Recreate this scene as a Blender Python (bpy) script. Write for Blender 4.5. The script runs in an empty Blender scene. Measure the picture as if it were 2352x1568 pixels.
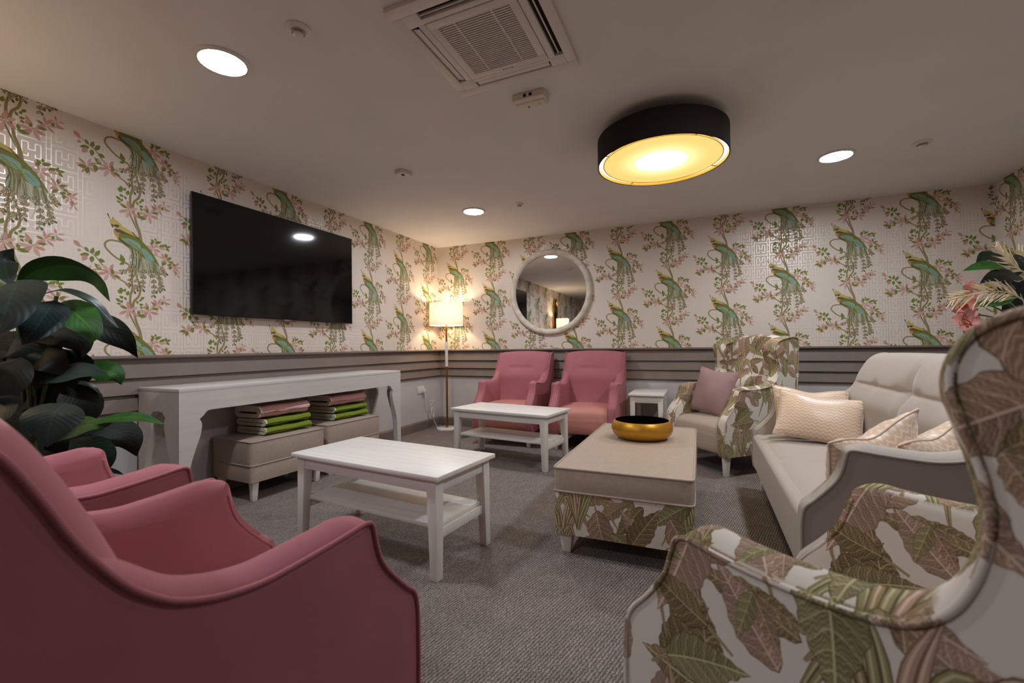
import bpy, bmesh, math, random
import numpy as np
from mathutils import Vector, Matrix

PI = math.pi
S = bpy.context.scene
COL = S.collection
random.seed(7)

# ------------------------------------------------------------------ camera
FPX = 1011.06
YAW, PITCH, ROLL, CAMZ = 0.4068, 0.0121, -0.0113, 1.0435
fw = Vector((-math.sin(YAW) * math.cos(PITCH), math.cos(YAW) * math.cos(PITCH), math.sin(PITCH)))
r0 = fw.cross(Vector((0, 0, 1))).normalized()
u0 = r0.cross(fw)
rr = r0 * math.cos(ROLL) + u0 * math.sin(ROLL)
uu = -r0 * math.sin(ROLL) + u0 * math.cos(ROLL)
cd = bpy.data.cameras.new('camera')
cd.sensor_width = 36.0
cd.lens = FPX / 2352 * 36.0
cd.clip_start = 0.02
cd.dof.use_dof = True
cd.dof.focus_distance = 3.0
cd.dof.aperture_fstop = 3.2
cam = bpy.data.objects.new('camera', cd)
COL.objects.link(cam)
M = Matrix((rr, uu, -fw)).transposed().to_4x4()
M.translation = (0, 0, CAMZ)
cam.matrix_world = M
S.camera = cam

# ------------------------------------------------------------------ world, exposure
w = bpy.data.worlds.new('world')
S.world = w
w.use_nodes = True
w.node_tree.nodes['Background'].inputs[0].default_value = (0.9, 0.95, 1, 1)
w.node_tree.nodes['Background'].inputs[1].default_value = 0.02
S.view_settings.view_transform = 'Standard'
S.view_settings.look = 'None'
S.view_settings.gamma = 1.0
S.view_settings.use_curve_mapping = False
S.view_settings.exposure = 0.0
S.cycles.max_bounces = 8
S.cycles.diffuse_bounces = 5
S.cycles.sample_clamp_indirect = 6.0
DOWN_STRENGTH = 235.0      # ceiling downlight diffusers
DOWN_COL = (0.93, 0.985, 1.06)
PEND_STRENGTH = 80.0     # hot centre of the pendant diffuser
BULB_W = 12.0             # floor lamp bulbs
BULB_COL = (1.0, 0.78, 0.53)

# ------------------------------------------------------------------ room dimensions
WL, D, WR, H, RAIL, REAR = 3.2855, 5.101, 2.325, 2.4, 1.0164, -2.6
PITCHX, PREP, BX0, BZ, LY0, LZ = 0.5389, 0.6293, -3.1503, 2.1965, 5.2405, 1.8769 - 0.31465


# ------------------------------------------------------------------ materials
def lin(c):
    return tuple((x / 12.92 if x <= 0.04045 else ((x + 0.055) / 1.055) ** 2.4) for x in c)


def hexc(h):
    h = h.lstrip('#')
    return tuple(int(h[i:i + 2], 16) / 255 for i in (0, 2, 4))


class N:
    def __init__(self, name):
        self.m = bpy.data.materials.new(name)
        self.m.use_nodes = True
        self.t = self.m.node_tree
        self.b = self.t.nodes['Principled BSDF']

    def n(self, typ, **k):
        x = self.t.nodes.new(typ)
        for a, v in k.items():
            if a.startswith('i_'):
                key = a[2:]
                x.inputs[int(key) if key.isdigit() else key].default_value = v
            else:
                setattr(x, a, v)
        return x

    def l(self, a, b):
        self.t.links.new(a, b)

    def coord(self, kind='Object', scale=(1, 1, 1)):
        tc = self.n('ShaderNodeTexCoord')
        mp = self.n('ShaderNodeMapping')
        mp.inputs['Scale'].default_value = scale
        self.l(tc.outputs[kind], mp.inputs[0])
        return mp.outputs[0]

    def ramp(self, fac, stops):
        r = self.n('ShaderNodeValToRGB')
        e = r.color_ramp.elements
        while len(e) < len(stops):
            e.new(0.5)
        for x, (p, c) in zip(e, stops):
            x.position = p
            x.color = (*lin(c), 1)
        self.l(fac, r.inputs[0])
        return r.outputs[0]

    def bump(self, h, strength=0.2, dist=0.01):
        b = self.n('ShaderNodeBump')
        b.inputs['Strength'].default_value = strength
        b.inputs['Distance'].default_value = dist
        self.l(h, b.inputs['Height'])
        self.l(b.outputs[0], self.b.inputs['Normal'])


def noise_mat(name, c1, c2, rough=0.6, scale=(20, 20, 20), nscale=1.0, bump=0.0, detail=3, spec=0.5, metal=0.0, sheen=0.0, sheencol=None, coat=0.0):
    n = N(name)
    v = n.coord('Object', scale)
    no = n.n('ShaderNodeTexNoise', i_Scale=nscale, i_Detail=detail)
    n.l(v, no.inputs['Vector'])
    c = n.ramp(no.outputs['Fac'], [(0.3, c1), (0.7, c2)])
    n.l(c, n.b.inputs['Base Color'])
    n.b.inputs['Roughness'].default_value = rough
    n.b.inputs['Specular IOR Level'].default_value = spec
    n.b.inputs['Metallic'].default_value = metal
    if sheen:
        n.b.inputs['Sheen Weight'].default_value = sheen
        n.b.inputs['Sheen Roughness'].default_value = 0.35
        if sheencol:
            n.b.inputs['Sheen Tint'].default_value = (*lin(sheencol), 1)
    if coat:
        n.b.inputs['Coat Weight'].default_value = coat
    if bump:
        n.bump(no.outputs['Fac'], bump, 0.004)
    return n.m


def emit_mat(name, col, strength):
    n = N(name)
    n.b.inputs['Base Color'].default_value = (0.8, 0.8, 0.8, 1)
    n.b.inputs['Emission Color'].default_value = (*col, 1)
    n.b.inputs['Emission Strength'].default_value = strength
    return n.m


# ---------- drawing of printed pattern tiles (arrays made here, no files)
class Canvas:
    def __init__(s, w, h, rgb):
        s.w, s.h = w, h
        s.a = np.empty((h, w, 4), np.float32)
        s.a[..., :3] = rgb
        s.a[..., 3] = 0.0

    def mask(s, pts):
        p = np.asarray(pts, float)
        x0, y0 = np.floor(p.min(0)).astype(int) - 1
        x1, y1 = np.ceil(p.max(0)).astype(int) + 2
        X = np.arange(x0, x1)[None, :] + 0.5
        Y = np.arange(y0, y1)[:, None] + 0.5
        m = np.zeros((y1 - y0, x1 - x0), bool)
        q = np.roll(p, -1, 0)
        for (ax, ay), (bx, by) in zip(p, q):
            if ay == by:
                continue
            c = (ay > Y) != (by > Y)
            m ^= c & (X < (bx - ax) * (Y - ay) / (by - ay) + ax)
        return m, X, Y, x0, y0

    def put(s, m, x0, y0, col, chan=slice(0, 3)):
        yy, xx = np.nonzero(m)
        Yi, Xi = (yy + y0) % s.h, (xx + x0) % s.w
        if chan == 'mask':
            s.a[Yi, Xi, 3] = col
            return
        if callable(col):
            s.a[Yi, Xi, :3] = col(xx + x0 + 0.5, yy + y0 + 0.5)
        else:
            s.a[Yi, Xi, :3] = col
        s.a[Yi, Xi, 3] = 0.0

    def poly(s, pts, col):
        m, X, Y, x0, y0 = s.mask(pts)
        s.put(m, x0, y0, col)

    def stroke(s, pts, wd, col, chan=slice(0, 3)):
        p = catmull(pts, 6) if len(pts) > 2 else np.asarray(pts, float)
        t = np.gradient(p, axis=0)
        t /= np.linalg.norm(t, axis=1)[:, None] + 1e-9
        nn = np.stack([-t[:, 1], t[:, 0]], 1)
        wv = np.interp(np.linspace(0, 1, len(p)), np.linspace(0, 1, len(np.atleast_1d(wd))), np.atleast_1d(wd))[:, None] / 2
        poly = np.concatenate([p + nn * wv, (p - nn * wv)[::-1]])
        m, X, Y, x0, y0 = s.mask(poly)
        s.put(m, x0, y0, col, chan)

    def image(s, name):
        im = bpy.data.images.new(name, s.w, s.h, alpha=True)
        im.alpha_mode = 'CHANNEL_PACKED'
        im.pixels.foreach_set(np.ascontiguousarray(s.a[::-1]).ravel())
        im.update()
        im.pack()
        return im


def catmull(pts, k=8, closed=False):
    p = np.asarray(pts, float)
    n = len(p)
    out = []
    segs = n if closed else n - 1
    for i in range(segs):
        a = p[(i - 1) % n] if closed or i > 0 else 2 * p[0] - p[1]
        b, c = p[i % n], p[(i + 1) % n]
        d = p[(i + 2) % n] if closed or i + 2 < n else 2 * p[-1] - p[-2]
        for j in range(k):
            t = j / k
            out.append(0.5 * (2 * b + (c - a) * t + (2 * a - 5 * b + 4 * c - d) * t * t + (3 * b - a - 3 * c + d) * t ** 3))
    if not closed:
        out.append(p[-1])
    return np.array(out)


def leaf_pts(x, y, ang, L, W, k=9, belly=0.42):
    t = np.linspace(0, 1, k)
    wdt = W / 2 * np.sin(PI * t ** (math.log(0.5) / math.log(belly)))
    a = np.stack([t * L, wdt], 1)
    b = np.stack([t[::-1] * L, -wdt[::-1]], 1)
    p = np.concatenate([a, b[1:-1]])
    c, s_ = math.cos(ang), math.sin(ang)
    return p @ np.array([[c, s_], [-s_, c]]) + (x, y)


def wallpaper_image():
    Wp, Hp = 1024, 598
    cv = Canvas(Wp, Hp, hexc('dbcfc4'))
    # fret work (kept in the alpha channel as a mask)
    cw, ch, lw = Wp / 8, Hp / 5, 5
    segs = [((0, -.02), (0, 1.02)), ((.15, -.02), (.15, 1.02)), ((.0, .25), (.15, .25)), ((0, .75), (.15, .75)),
            ((.15, 0), (1, 0)), ((.3, .2), (.3, .8)), ((.3, .2), (.48, .2)), ((.48, .2), (.48, .5)), ((.48, .5), (.68, .5)),
            ((.68, .5), (.68, .2)), ((.68, .2), (.85, .2)), ((.85, .2), (.85, .8)), ((.85, .8), (.68, .8)), ((.68, .8), (.68, .66)),
            ((.3, .8), (.48, .8)), ((.48, .8), (.48, .66))]
    for i in range(8):
        for j in range(5):
            for a, b in segs:
                pa = ((i + a[0]) * cw, (j + a[1]) * ch)
                pb = ((i + b[0]) * cw, (j + b[1]) * ch)
                cv.stroke([pa, pb], lw, 1.0, 'mask')
    sx, sy = Wp / (2 * PITCHX * 1950), Hp / 1195.0
    GREEN, GREEN2, PINK, PINK2 = hexc('717a34'), hexc('8b9348'), hexc('c9a095'), hexc('be8f84')
    TRUNK, OLIVE, TEAL, YEL, BROWN, ORANGE = hexc('8f8057'), hexc('757633'), hexc('82a298'), hexc('c0aa5c'), hexc('62543a'), hexc('c08d4c')
    PALE, EYE, DK = hexc('9f9a80'), hexc('cca673'), hexc('625d43')
    rnd = random.Random(3)
    for col in (0, 1):
        ox, oy = col * Wp / 2, col * Hp / 2

        def T(p):
            return [(((x * .75 if x < 0 else 600 + (x - 600) * .82 if x > 600 else x) - 130) * sx + ox, (y - 45) * sy + oy) for x, y in p]

        def stroke(pts, wd, c):
            cv.stroke(T(pts), np.atleast_1d(wd) * sx, c)

        def poly(pts, c, smooth=True):
            q = T(pts)
            cv.poly(catmull(q, 5, True) if smooth else q, c)

        def leaf(x, y, ang, L=62, W=36, c=None):
            (a, b), = T([(x, y)])
            cv.poly(leaf_pts(a, b, math.radians(ang), L * sx, W * sx), c or GREEN)
            if L > 45:
                cv.stroke([(a, b), (a + math.cos(math.radians(ang)) * L * sx * .8, b + math.sin(math.radians(ang)) * L * sx * .8)], 2.5 * sx, GREEN2)

        def flower(x, y, r, n=6, rot=0, c=None, wd=.30):
            wd = min(wd, .30)
            for i in range(n):
                an = rot + 360 * i / n + rnd.uniform(-12, 12)
                (a, b), = T([(x, y)])
                cv.poly(leaf_pts(a, b, math.radians(an), r * sx * rnd.uniform(.8, 1.1), r * wd * sx, belly=.55), (c or PINK) if i % 2 else PINK2)
            (a, b), = T([(x, y)])
            cv.poly(leaf_pts(a - 8 * sx, b, 0, 16 * sx, 14 * sx), hexc('d9b98c'))

        def twig(pts, wd=7):
            stroke(pts, wd, TRUNK)

        # trunk, two wound stems
        stroke([(355, -150), (395, -40), (420, 80), (455, 190), (470, 300)], [26, 24, 30, 40], TRUNK)
        stroke([(330, -110), (350, -20), (395, 90), (440, 200)], [4, 16, 16, 4], hexc('7d7048'))
        stroke([(365, 560), (378, 700), (375, 800), (382, 880), (362, 960), (358, 1050), (372, 1130)], [20, 24, 26, 24, 24], TRUNK)
        stroke([(405, 640), (440, 780), (462, 890), (445, 970), (400, 1030), (388, 1100), (400, 1190)], [14, 22, 26, 24], hexc('8c7d4e'))
        stroke([(330, 362), (250, 345), (170, 345), (120, 375), (110, 425), (145, 475), (220, 540), (345, 600)], 21, TRUNK)
        leaf(295, 590, -108, 110, 50)
        leaf(300, 585, 150, 60, 34)
        # left branch
        stroke([(355, 880), (310, 820), (250, 785), (165, 735), (80, 700), (-10, 715), (-70, 760)], [18, 16, 12, 8], TRUNK)
        stroke([(120, 700), (70, 620), (10, 545), (-40, 520), (-120, 480), (-190, 450)], [14, 10, 6], TRUNK)
        leaf(-20, 535, -75, 78, 40); leaf(-60, 520, -115, 62, 34); leaf(-45, 545, 165, 90, 46); leaf(20, 555, -60, 86, 44)
        leaf(45, 590, 15, 70, 48); leaf(-10, 560, 95, 78, 44)
        leaf(-225, 415, 50, 92, 50, PINK2); leaf(-190, 515, 0, 42, 34, PINK2); leaf(-75, 560, 120, 82, 52, PINK2)
        flower(-70, 760, 105, 7, 20); flower(150, 720, 125, 6, -70, None, .42)
        leaf(-80, 770, 170, 80, 42); leaf(-60, 770, 100, 80, 44); leaf(20, 720, 85, 82, 46); leaf(75, 700, -135, 90, 44)
        leaf(185, 745, -95, 80, 36); leaf(190, 745, 20, 80, 34); leaf(60, 690, -100, 60, 30, PINK)
        # right twigs
        twig([(560, 390), (600, 340), (660, 330), (740, 290)])
        twig([(570, 420), (650, 440), (760, 460), (850, 500), (930, 570)])
        flower(610, 360, 105, 6, 10); leaf(615, 290, -120, 60, 34); leaf(625, 285, -20, 85, 40); leaf(610, 290, 160, 40, 30); leaf(640, 260, -100, 40, 24)
        leaf(690, 330, -35, 80, 42); leaf(690, 340, 0, 80, 40, PINK); leaf(775, 320, -80, 56, 28); leaf(785, 315, -20, 60, 28); leaf(785, 320, 50, 60, 30)
        flower(775, 465, 95, 7, 30); leaf(790, 450, -100, 66, 30); leaf(800, 470, -30, 60, 34); leaf(830, 495, 0, 50, 28); leaf(780, 500, 130, 80, 36); leaf(810, 520, 60, 46, 30)
        flower(900, 555, 90, 7, -50, None, .28); leaf(860, 520, 150, 40, 30); leaf(880, 530, -20, 40, 26); leaf(850, 545, 100, 56, 30); leaf(915, 600, 75, 60, 30)
        flower(940, 640, 60, 4, 45, None, .3)
        # lower flowers
        twig([(390, 1180), (450, 1200), (520, 1160), (600, 1100), (690, 1030), (770, 1000)], 8)
        flower(345, 1140, 125, 6, -90, None, .36); flower(555, 1145, 130, 6, 10, None, .3); flower(665, 1055, 95, 7, -60, None, .34)
        flower(765, 985, 78, 4, -100, None, .34); leaf(755, 1030, 5, 80, 34, PINK2); leaf(490, 1090, 20, 50, 34, PINK2)
        leaf(262, 880, 80, 70, 40); leaf(275, 950, -140, 60, 42); leaf(295, 930, -70, 48, 28); leaf(325, 970, -75, 64, 38); leaf(290, 1005, -150, 50, 34)
        leaf(320, 1025, -120, 44, 26); leaf(262, 1050, -140, 66, 34); leaf(262, 1072, 180, 44, 26); leaf(265, 1065, -70, 46, 26); leaf(330, 1125, -160, 84, 34)
        leaf(470, 1000, -40, 46, 34); leaf(455, 1030, -60, 40, 26); leaf(440, 1060, -110, 46, 26); leaf(450, 1070, -10, 50, 30); leaf(465, 1085, 60, 40, 26)
        leaf(435, 1195, 10, 100, 40); leaf(450, 1190, -100, 52, 34); leaf(730, 1050, -80, 50, 28); leaf(640, 1060, -150, 56, 26); leaf(590, 1110, -5, 80, 30); leaf(530, 1130, -75, 56, 30)
        # tail: many tapered strokes, then strands of eyes
        poly([(345, 385), (480, 400), (640, 520), (680, 560), (665, 640), (600, 660), (575, 720), (520, 680), (470, 740), (430, 660), (392, 690), (380, 560), (368, 470)], hexc('a8a38a'))
        for k in range(60):
            f = rnd.random()
            x, y = 368 + 300 * f, 400 + 140 * f ** 1.2
            ln = rnd.uniform(130, 330) * (1 - .35 * f)
            drift = (f - .35) * 70 + rnd.uniform(-12, 12)
            stroke([(x - 30, y - 50), (x, y + ln * .3), (x + drift * .6, y + ln * .7), (x + drift, y + ln)], [7, rnd.uniform(9, 15), 8, 2], [PALE, DK, hexc('a9a48c'), OLIVE, hexc('b8b29c'), hexc('7d7852')][k % 6])
        stroke([(560, 560), (575, 700), (565, 800), (540, 870)], [10, 7, 2], PALE)
        strands = [[(372, 470), (385, 600), (375, 720), (345, 830)], [(400, 500), (400, 640), (420, 780), (395, 920)], [(480, 520), (492, 660), (480, 790), (430, 880)],
                   [(490, 520), (505, 650), (495, 780), (487, 880)], [(560, 540), (575, 640), (610, 760), (628, 900)], [(580, 540), (600, 700), (610, 830), (610, 945)],
                   [(630, 560), (665, 650), (700, 760), (735, 850)], [(655, 560), (690, 660), (705, 790), (688, 870)], [(660, 545), (700, 575), (735, 620), (765, 655)], [(380, 520), (370, 600), (345, 660), (285, 692)]]
        for si, st in enumerate(strands):
            q = catmull(st, 6)
            stroke(st, 5, TEAL if si % 2 else DK)
            n = len(q)
            for j in range(5, n, 3):
                x, y = q[j]
                d = q[j] - q[j - 1]
                an = math.degrees(math.atan2(d[1], d[0]))
                for sgn in (-1, 1):
                    a2 = an + sgn * 28
                    last = j > n - 4 and sgn < 0
                    (a, b), = T([(x, y)])
                    cv.poly(leaf_pts(a, b, math.radians(a2), 52 * sx, 25 * sx, belly=.66), DK)
                    if not last:
                        cv.poly(leaf_pts(a + math.cos(math.radians(a2)) * 10 * sx, b + math.sin(math.radians(a2)) * 10 * sx, math.radians(a2), 34 * sx, 13 * sx, belly=.66), EYE)
        # bird body
        poly([(225, 262), (300, 240), (420, 245), (475, 285), (568, 378), (625, 455), (690, 560), (640, 530), (560, 525), (490, 490), (430, 425), (340, 400), (260, 345), (228, 310)], OLIVE)
        poly([(270, 300), (360, 290), (450, 325), (470, 375), (430, 405), (360, 360), (300, 330)], TEAL)
        poly([(470, 385), (530, 390), (600, 470), (610, 515), (540, 522), (495, 450)], TEAL)
        stroke([(470, 300), (540, 385), (620, 470), (680, 550)], [14, 22, 22, 10], hexc('757a3a'))
        for k in range(26):
            f = rnd.random()
            x, y = 300 + 250 * f + rnd.uniform(-20, 20), 315 + 150 * f + rnd.uniform(-28, 28)
            stroke([(x, y), (x + 30, y + 22), (x + 52, y + 52)], [1.5, 6, 1.5], [hexc('8f9a55'), hexc('6f8f84'), OLIVE, hexc('95b0a2')][k % 4])
        for k in range(7):
            stroke([(250 + 20 * k, 275 + 8 * k), (330 + 22 * k, 320 + 10 * k), (390 + 18 * k, 370 + 12 * k)], [2, 7, 2], [hexc('a3ac50'), DK, TEAL][k % 3])
        stroke([(240, 300), (290, 345), (360, 385)], [16, 20, 8], BROWN)
        poly([(195, 215), (225, 235), (245, 270), (240, 310), (215, 290), (192, 245)], ORANGE)
        poly([(200, 205), (250, 200), (330, 225), (400, 255), (330, 245), (260, 245), (225, 240)], BROWN)
        poly([(240, 190), (275, 160), (340, 185), (400, 215), (425, 250), (350, 235), (280, 210)], YEL)
        stroke([(380, 205), (410, 235), (450, 285)], [8, 18, 14], BROWN)
        stroke([(400, 215), (425, 250)], 10, ORANGE)
        poly([(155, 120), (195, 95), (240, 115), (278, 155), (250, 190), (205, 185), (165, 160)], YEL)
        poly([(190, 165), (225, 150), (250, 160), (230, 188), (200, 178)], BROWN)
        poly([(163, 155), (195, 162), (188, 205), (172, 180)], DK, False)
        stroke([(170, 112), (150, 85), (135, 45)], [4, 8, 16], DK)
        stroke([(178, 105), (190, 85), (182, 72)], [4, 8, 6], DK)
    return cv.image('wallpaper_print')


def floral_image():
    R = 1500
    K = R / 1200
    cv = Canvas(R, R, hexc('d8cfc5'))
    rnd = random.Random(11)
    pal = [(hexc('95805f'), hexc('c4b290'), hexc('5c4d35')), (hexc('a4866f'), hexc('cdb39e'), hexc('69513f')), (hexc('948a64'), hexc('c0b48c'), hexc('5d5438')),
           (hexc('b09280'), hexc('d4baa6'), hexc('7c6250')), (hexc('83714e'), hexc('b8a580'), hexc('4e402f'))]
    nz = np.array([[rnd.random() for _ in range(64)] for _ in range(64)])

    def noise(x, y, f):
        return nz[(np.floor(y * f).astype(int)) % 64, (np.floor(x * f).astype(int)) % 64]

    def big_leaf(x, y, ang, L, W, c, veins=9, bend=0.0, belly=.42):
        mid, lite, dark = c
        x, y, L, W = x * K, y * K, L * K * 1.08, W * K * .82
        p = leaf_pts(0, 0, 0, L, W, 26, belly)
        p[:, 1] *= np.clip(1.12 - .5 * (p[:, 0] / L) ** 2, 0, 1.12)
        p[:, 0] += 0.0
        p[:, 1] += bend * L * (p[:, 0] / L) ** 2 + 0.012 * L * np.sin(p[:, 0] / L * 40) * np.sign(p[:, 1]) * (np.abs(p[:, 1]) > W * .1)
        ca, sa = math.cos(ang), math.sin(ang)
        Rm = np.array([[ca, sa], [-sa, ca]])

        sd = rnd.uniform(0, 9)

        def col(X, Y):
            dx, dy = X - x, Y - y
            t = (dx * ca + dy * sa) / L
            s_ = (-dx * sa + dy * ca) / W - bend * L / W * t * t
            ph = (t - np.abs(s_) ** 1.25 * .62 * W / L * 1.5) * veins + .05 * np.sin(s_ * 19 + sd) + .05 * np.sin(t * 31 + sd)
            f = ph % 1
            u = f * 3.1 + .35 * np.sin(np.abs(s_) * 23 + np.floor(ph) * 4.7 + sd) + .25 * np.sin(np.abs(s_) * 51 + np.floor(ph) * 2.1)
            lines = np.abs((u % 1) - .5) * 2
            sh = np.clip(.15 + .75 * f + .25 * np.sin(t * 7 + sd) * np.sin(s_ * 6 + sd), 0, 1)[:, None]
            md, lt, dk = np.array(mid)[None], np.array(lite)[None], np.array(dark)[None]
            out = dk * (1 - sh) * .55 + md * (.45 + .55 * sh) + 0 * lt
            out = np.where((lines > .80)[:, None] & (np.abs(s_) > .05)[:, None], lt * .6 + md * .4, out)
            out = np.where((lines < .12)[:, None], dk * .7 + md * .3, out)
            out = np.where((f < .10)[:, None], lt * .85 + md * .15, out)
            out = np.where((s_ < 0)[:, None], out * .90, out)
            out = np.where((np.abs(s_) < .02)[:, None], lt, out)
            return np.clip(out, 0, 1)
        rim = p * 1.0
        cen = rim.mean(0)
        cv.poly(((rim - cen) * 1.03 + cen) @ Rm + (x, y), dark)
        cv.poly(p @ Rm + (x, y), col)

    def strap(pts, wd, c):
        mid, lite, dark = c
        pts, wd = np.asarray(pts, float) * K, np.atleast_1d(np.asarray(wd, float)) * K
        cv.stroke(pts, wd, dark)
        q = np.asarray(pts, float)
        ws = np.atleast_1d(np.asarray(wd, float))
        cv.stroke(pts, ws * .86, mid)
        for o, cc in ((-.25, lite), (.05, dark), (.2, lite)):
            t = np.gradient(q, axis=0)
            t /= np.linalg.norm(t, axis=1)[:, None] + 1e-9
            nn = np.stack([-t[:, 1], t[:, 0]], 1)
            wv = np.interp(np.linspace(0, 1, len(q)), np.linspace(0, 1, len(ws)), ws)[:, None]
            cv.stroke(q + nn * wv * o, ws * .12, cc)
    # a first layer of scattered leaves
    for i in range(7):
        for j in range(7):
            a = rnd.uniform(0, 2 * PI)
            big_leaf(i * 171 + rnd.uniform(-50, 50), j * 171 + rnd.uniform(-50, 50), a, rnd.uniform(170, 270), rnd.uniform(80, 135), pal[rnd.randrange(5)], rnd.randint(6, 10), rnd.uniform(-.12, .12))
    # strap-leaf fountains
    for (x, y, s_) in ((170, 500, 1.3), (820, 1080, 1.35), (760, 420, 1.2), (430, 960, 1.2), (1060, 180, 1.2)):
        for k, (dx, dy, hx) in enumerate(((-150, 60, .9), (-110, -70, 1.2), (-40, -210, 1.0), (50, -220, 1.0), (140, -120, 1.1), (190, 30, 1.0), (90, 130, .7), (-60, 140, .6))):
            e = (x + dx * s_, y + dy * s_)
            m1 = (x + dx * s_ * .45, y - abs(dx) * s_ * .35 - 70 * s_ * hx + dy * .3)
            strap([(x, y + 60 * s_), (x + dx * .12 * s_, y - 20 * s_), m1, e], np.array([16, 30, 30, 5]) * s_, pal[(2, 0, 2, 3, 2, 1, 0, 2)[k]])
    L = [(330, 250, 100, 290, 170, 1, .1), (560, 180, 60, 300, 190, 0, -.1), (980, 200, 110, 320, 180, 3, .08), (1100, 620, 170, 300, 170, 0, .1),
         (560, 640, 95, 330, 190, 4, .06), (420, 760, 150, 250, 150, 2, -.1), (300, 860, 60, 300, 190, 1, .05), (640, 1000, 200, 260, 150, 0, .1),
         (1050, 880, 80, 290, 190, 1, -.08), (1140, 1010, 25, 240, 120, 2, .1), (60, 1080, -60, 300, 170, 4, .08), (560, 1120, 20, 260, 130, 3, -.05),
         (870, 620, -30, 240, 130, 2, .12), (900, 740, 20, 260, 150, 1, -.12), (60, 180, 80, 260, 150, 2, 0.1), (760, 60, -170, 240, 130, 4, .1), (420, 1060, -100, 190, 110, 2, 0), (1000, 470, 190, 200, 110, 4, .1), (230, 640, 20, 180, 90, 0, 0.1), (690, 280, 10, 230, 120, 2, .1)]
    for x, y, a, l_, w_, c, b in L:
        strap([(x - math.cos(math.radians(a)) * 70, y - math.sin(math.radians(a)) * 70 + 18), (x, y), (x + math.cos(math.radians(a)) * 40, y + math.sin(math.radians(a)) * 40)], [8, 12, 9], pal[2])
        big_leaf(x, y, math.radians(a), l_, w_, pal[c], 8 + (x % 3), b)
    # strap leaves again over the big ones
    for (x, y, s_) in ((330, 560, 1.3), (930, 930, 1.35), (560, 60, 1.2)):
        for k, (dx, dy, hx) in enumerate(((-150, 60, .9), (-110, -70, 1.2), (-40, -210, 1.0), (50, -220, 1.0), (140, -120, 1.1), (190, 30, 1.0))):
            e = (x + dx * s_, y + dy * s_)
            m1 = (x + dx * s_ * .45, y - abs(dx) * s_ * .35 - 70 * s_ * hx + dy * .3)
            strap([(x, y + 60 * s_), (x + dx * .12 * s_, y - 20 * s_), m1, e], np.array([16, 30, 30, 5]) * s_, pal[(2, 0, 3, 2, 0, 2)[k]])
    # small sprays
    for x, y, a, c in ((470, 470, -60, 0), (900, 330, 200, 2), (300, 1150, 10, 4), (1120, 330, 60, 0), (720, 840, 100, 2), (80, 780, 150, 1)):
        for k in range(3):
            big_leaf(x, y, math.radians(a + (k - 1) * 48), 120, 52, pal[(c + k) % 5], 5)
    return cv.image('floral_print')


def wallpaper_mat():
    n = N('wallpaper')
    im = n.n('ShaderNodeTexImage', image=IMG_WALL, interpolation='Linear', extension='REPEAT')
    tc = n.n('ShaderNodeTexCoord')
    n.l(tc.outputs['UV'], im.inputs[0])
    fret = n.n('ShaderNodeMixRGB', blend_type='MIX')
    fret.inputs[2].default_value = (*lin(hexc('dacdc1')), 1)
    n.l(im.outputs['Alpha'], fret.inputs[0])
    n.l(im.outputs['Color'], fret.inputs[1])
    n.l(fret.outputs[0], n.b.inputs['Base Color'])
    mt = n.n('ShaderNodeMath', operation='MULTIPLY')
    mt.inputs[1].default_value = 0.55
    n.l(im.outputs['Alpha'], mt.inputs[0])
    n.l(mt.outputs[0], n.b.inputs['Metallic'])
    rg = n.n('ShaderNodeMapRange')
    rg.inputs[3].default_value = 0.62
    rg.inputs[4].default_value = 0.40
    n.l(im.outputs['Alpha'], rg.inputs[0])
    n.l(rg.outputs[0], n.b.inputs['Roughness'])
    n.b.inputs['Specular IOR Level'].default_value = 0.25
    return n.m


def floral_mat():
    n = N('floral_fabric')
    v = n.coord('Object', (1.12, 1.12, 1.12))
    im = n.n('ShaderNodeTexImage', image=IMG_FLORAL, interpolation='Linear', extension='REPEAT', projection='BOX', projection_blend=0.08)
    n.l(v, im.inputs[0])
    n.l(im.outputs['Color'], n.b.inputs['Base Color'])
    n.b.inputs['Roughness'].default_value = 0.8
    n.b.inputs['Specular IOR Level'].default_value = 0.2
    v2 = n.coord('Object', (900, 900, 900))
    no = n.n('ShaderNodeTexNoise', i_Scale=1.0, i_Detail=1)
    n.l(v2, no.inputs['Vector'])
    n.bump(no.outputs['Fac'], .12, .002)
    return n.m


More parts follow.
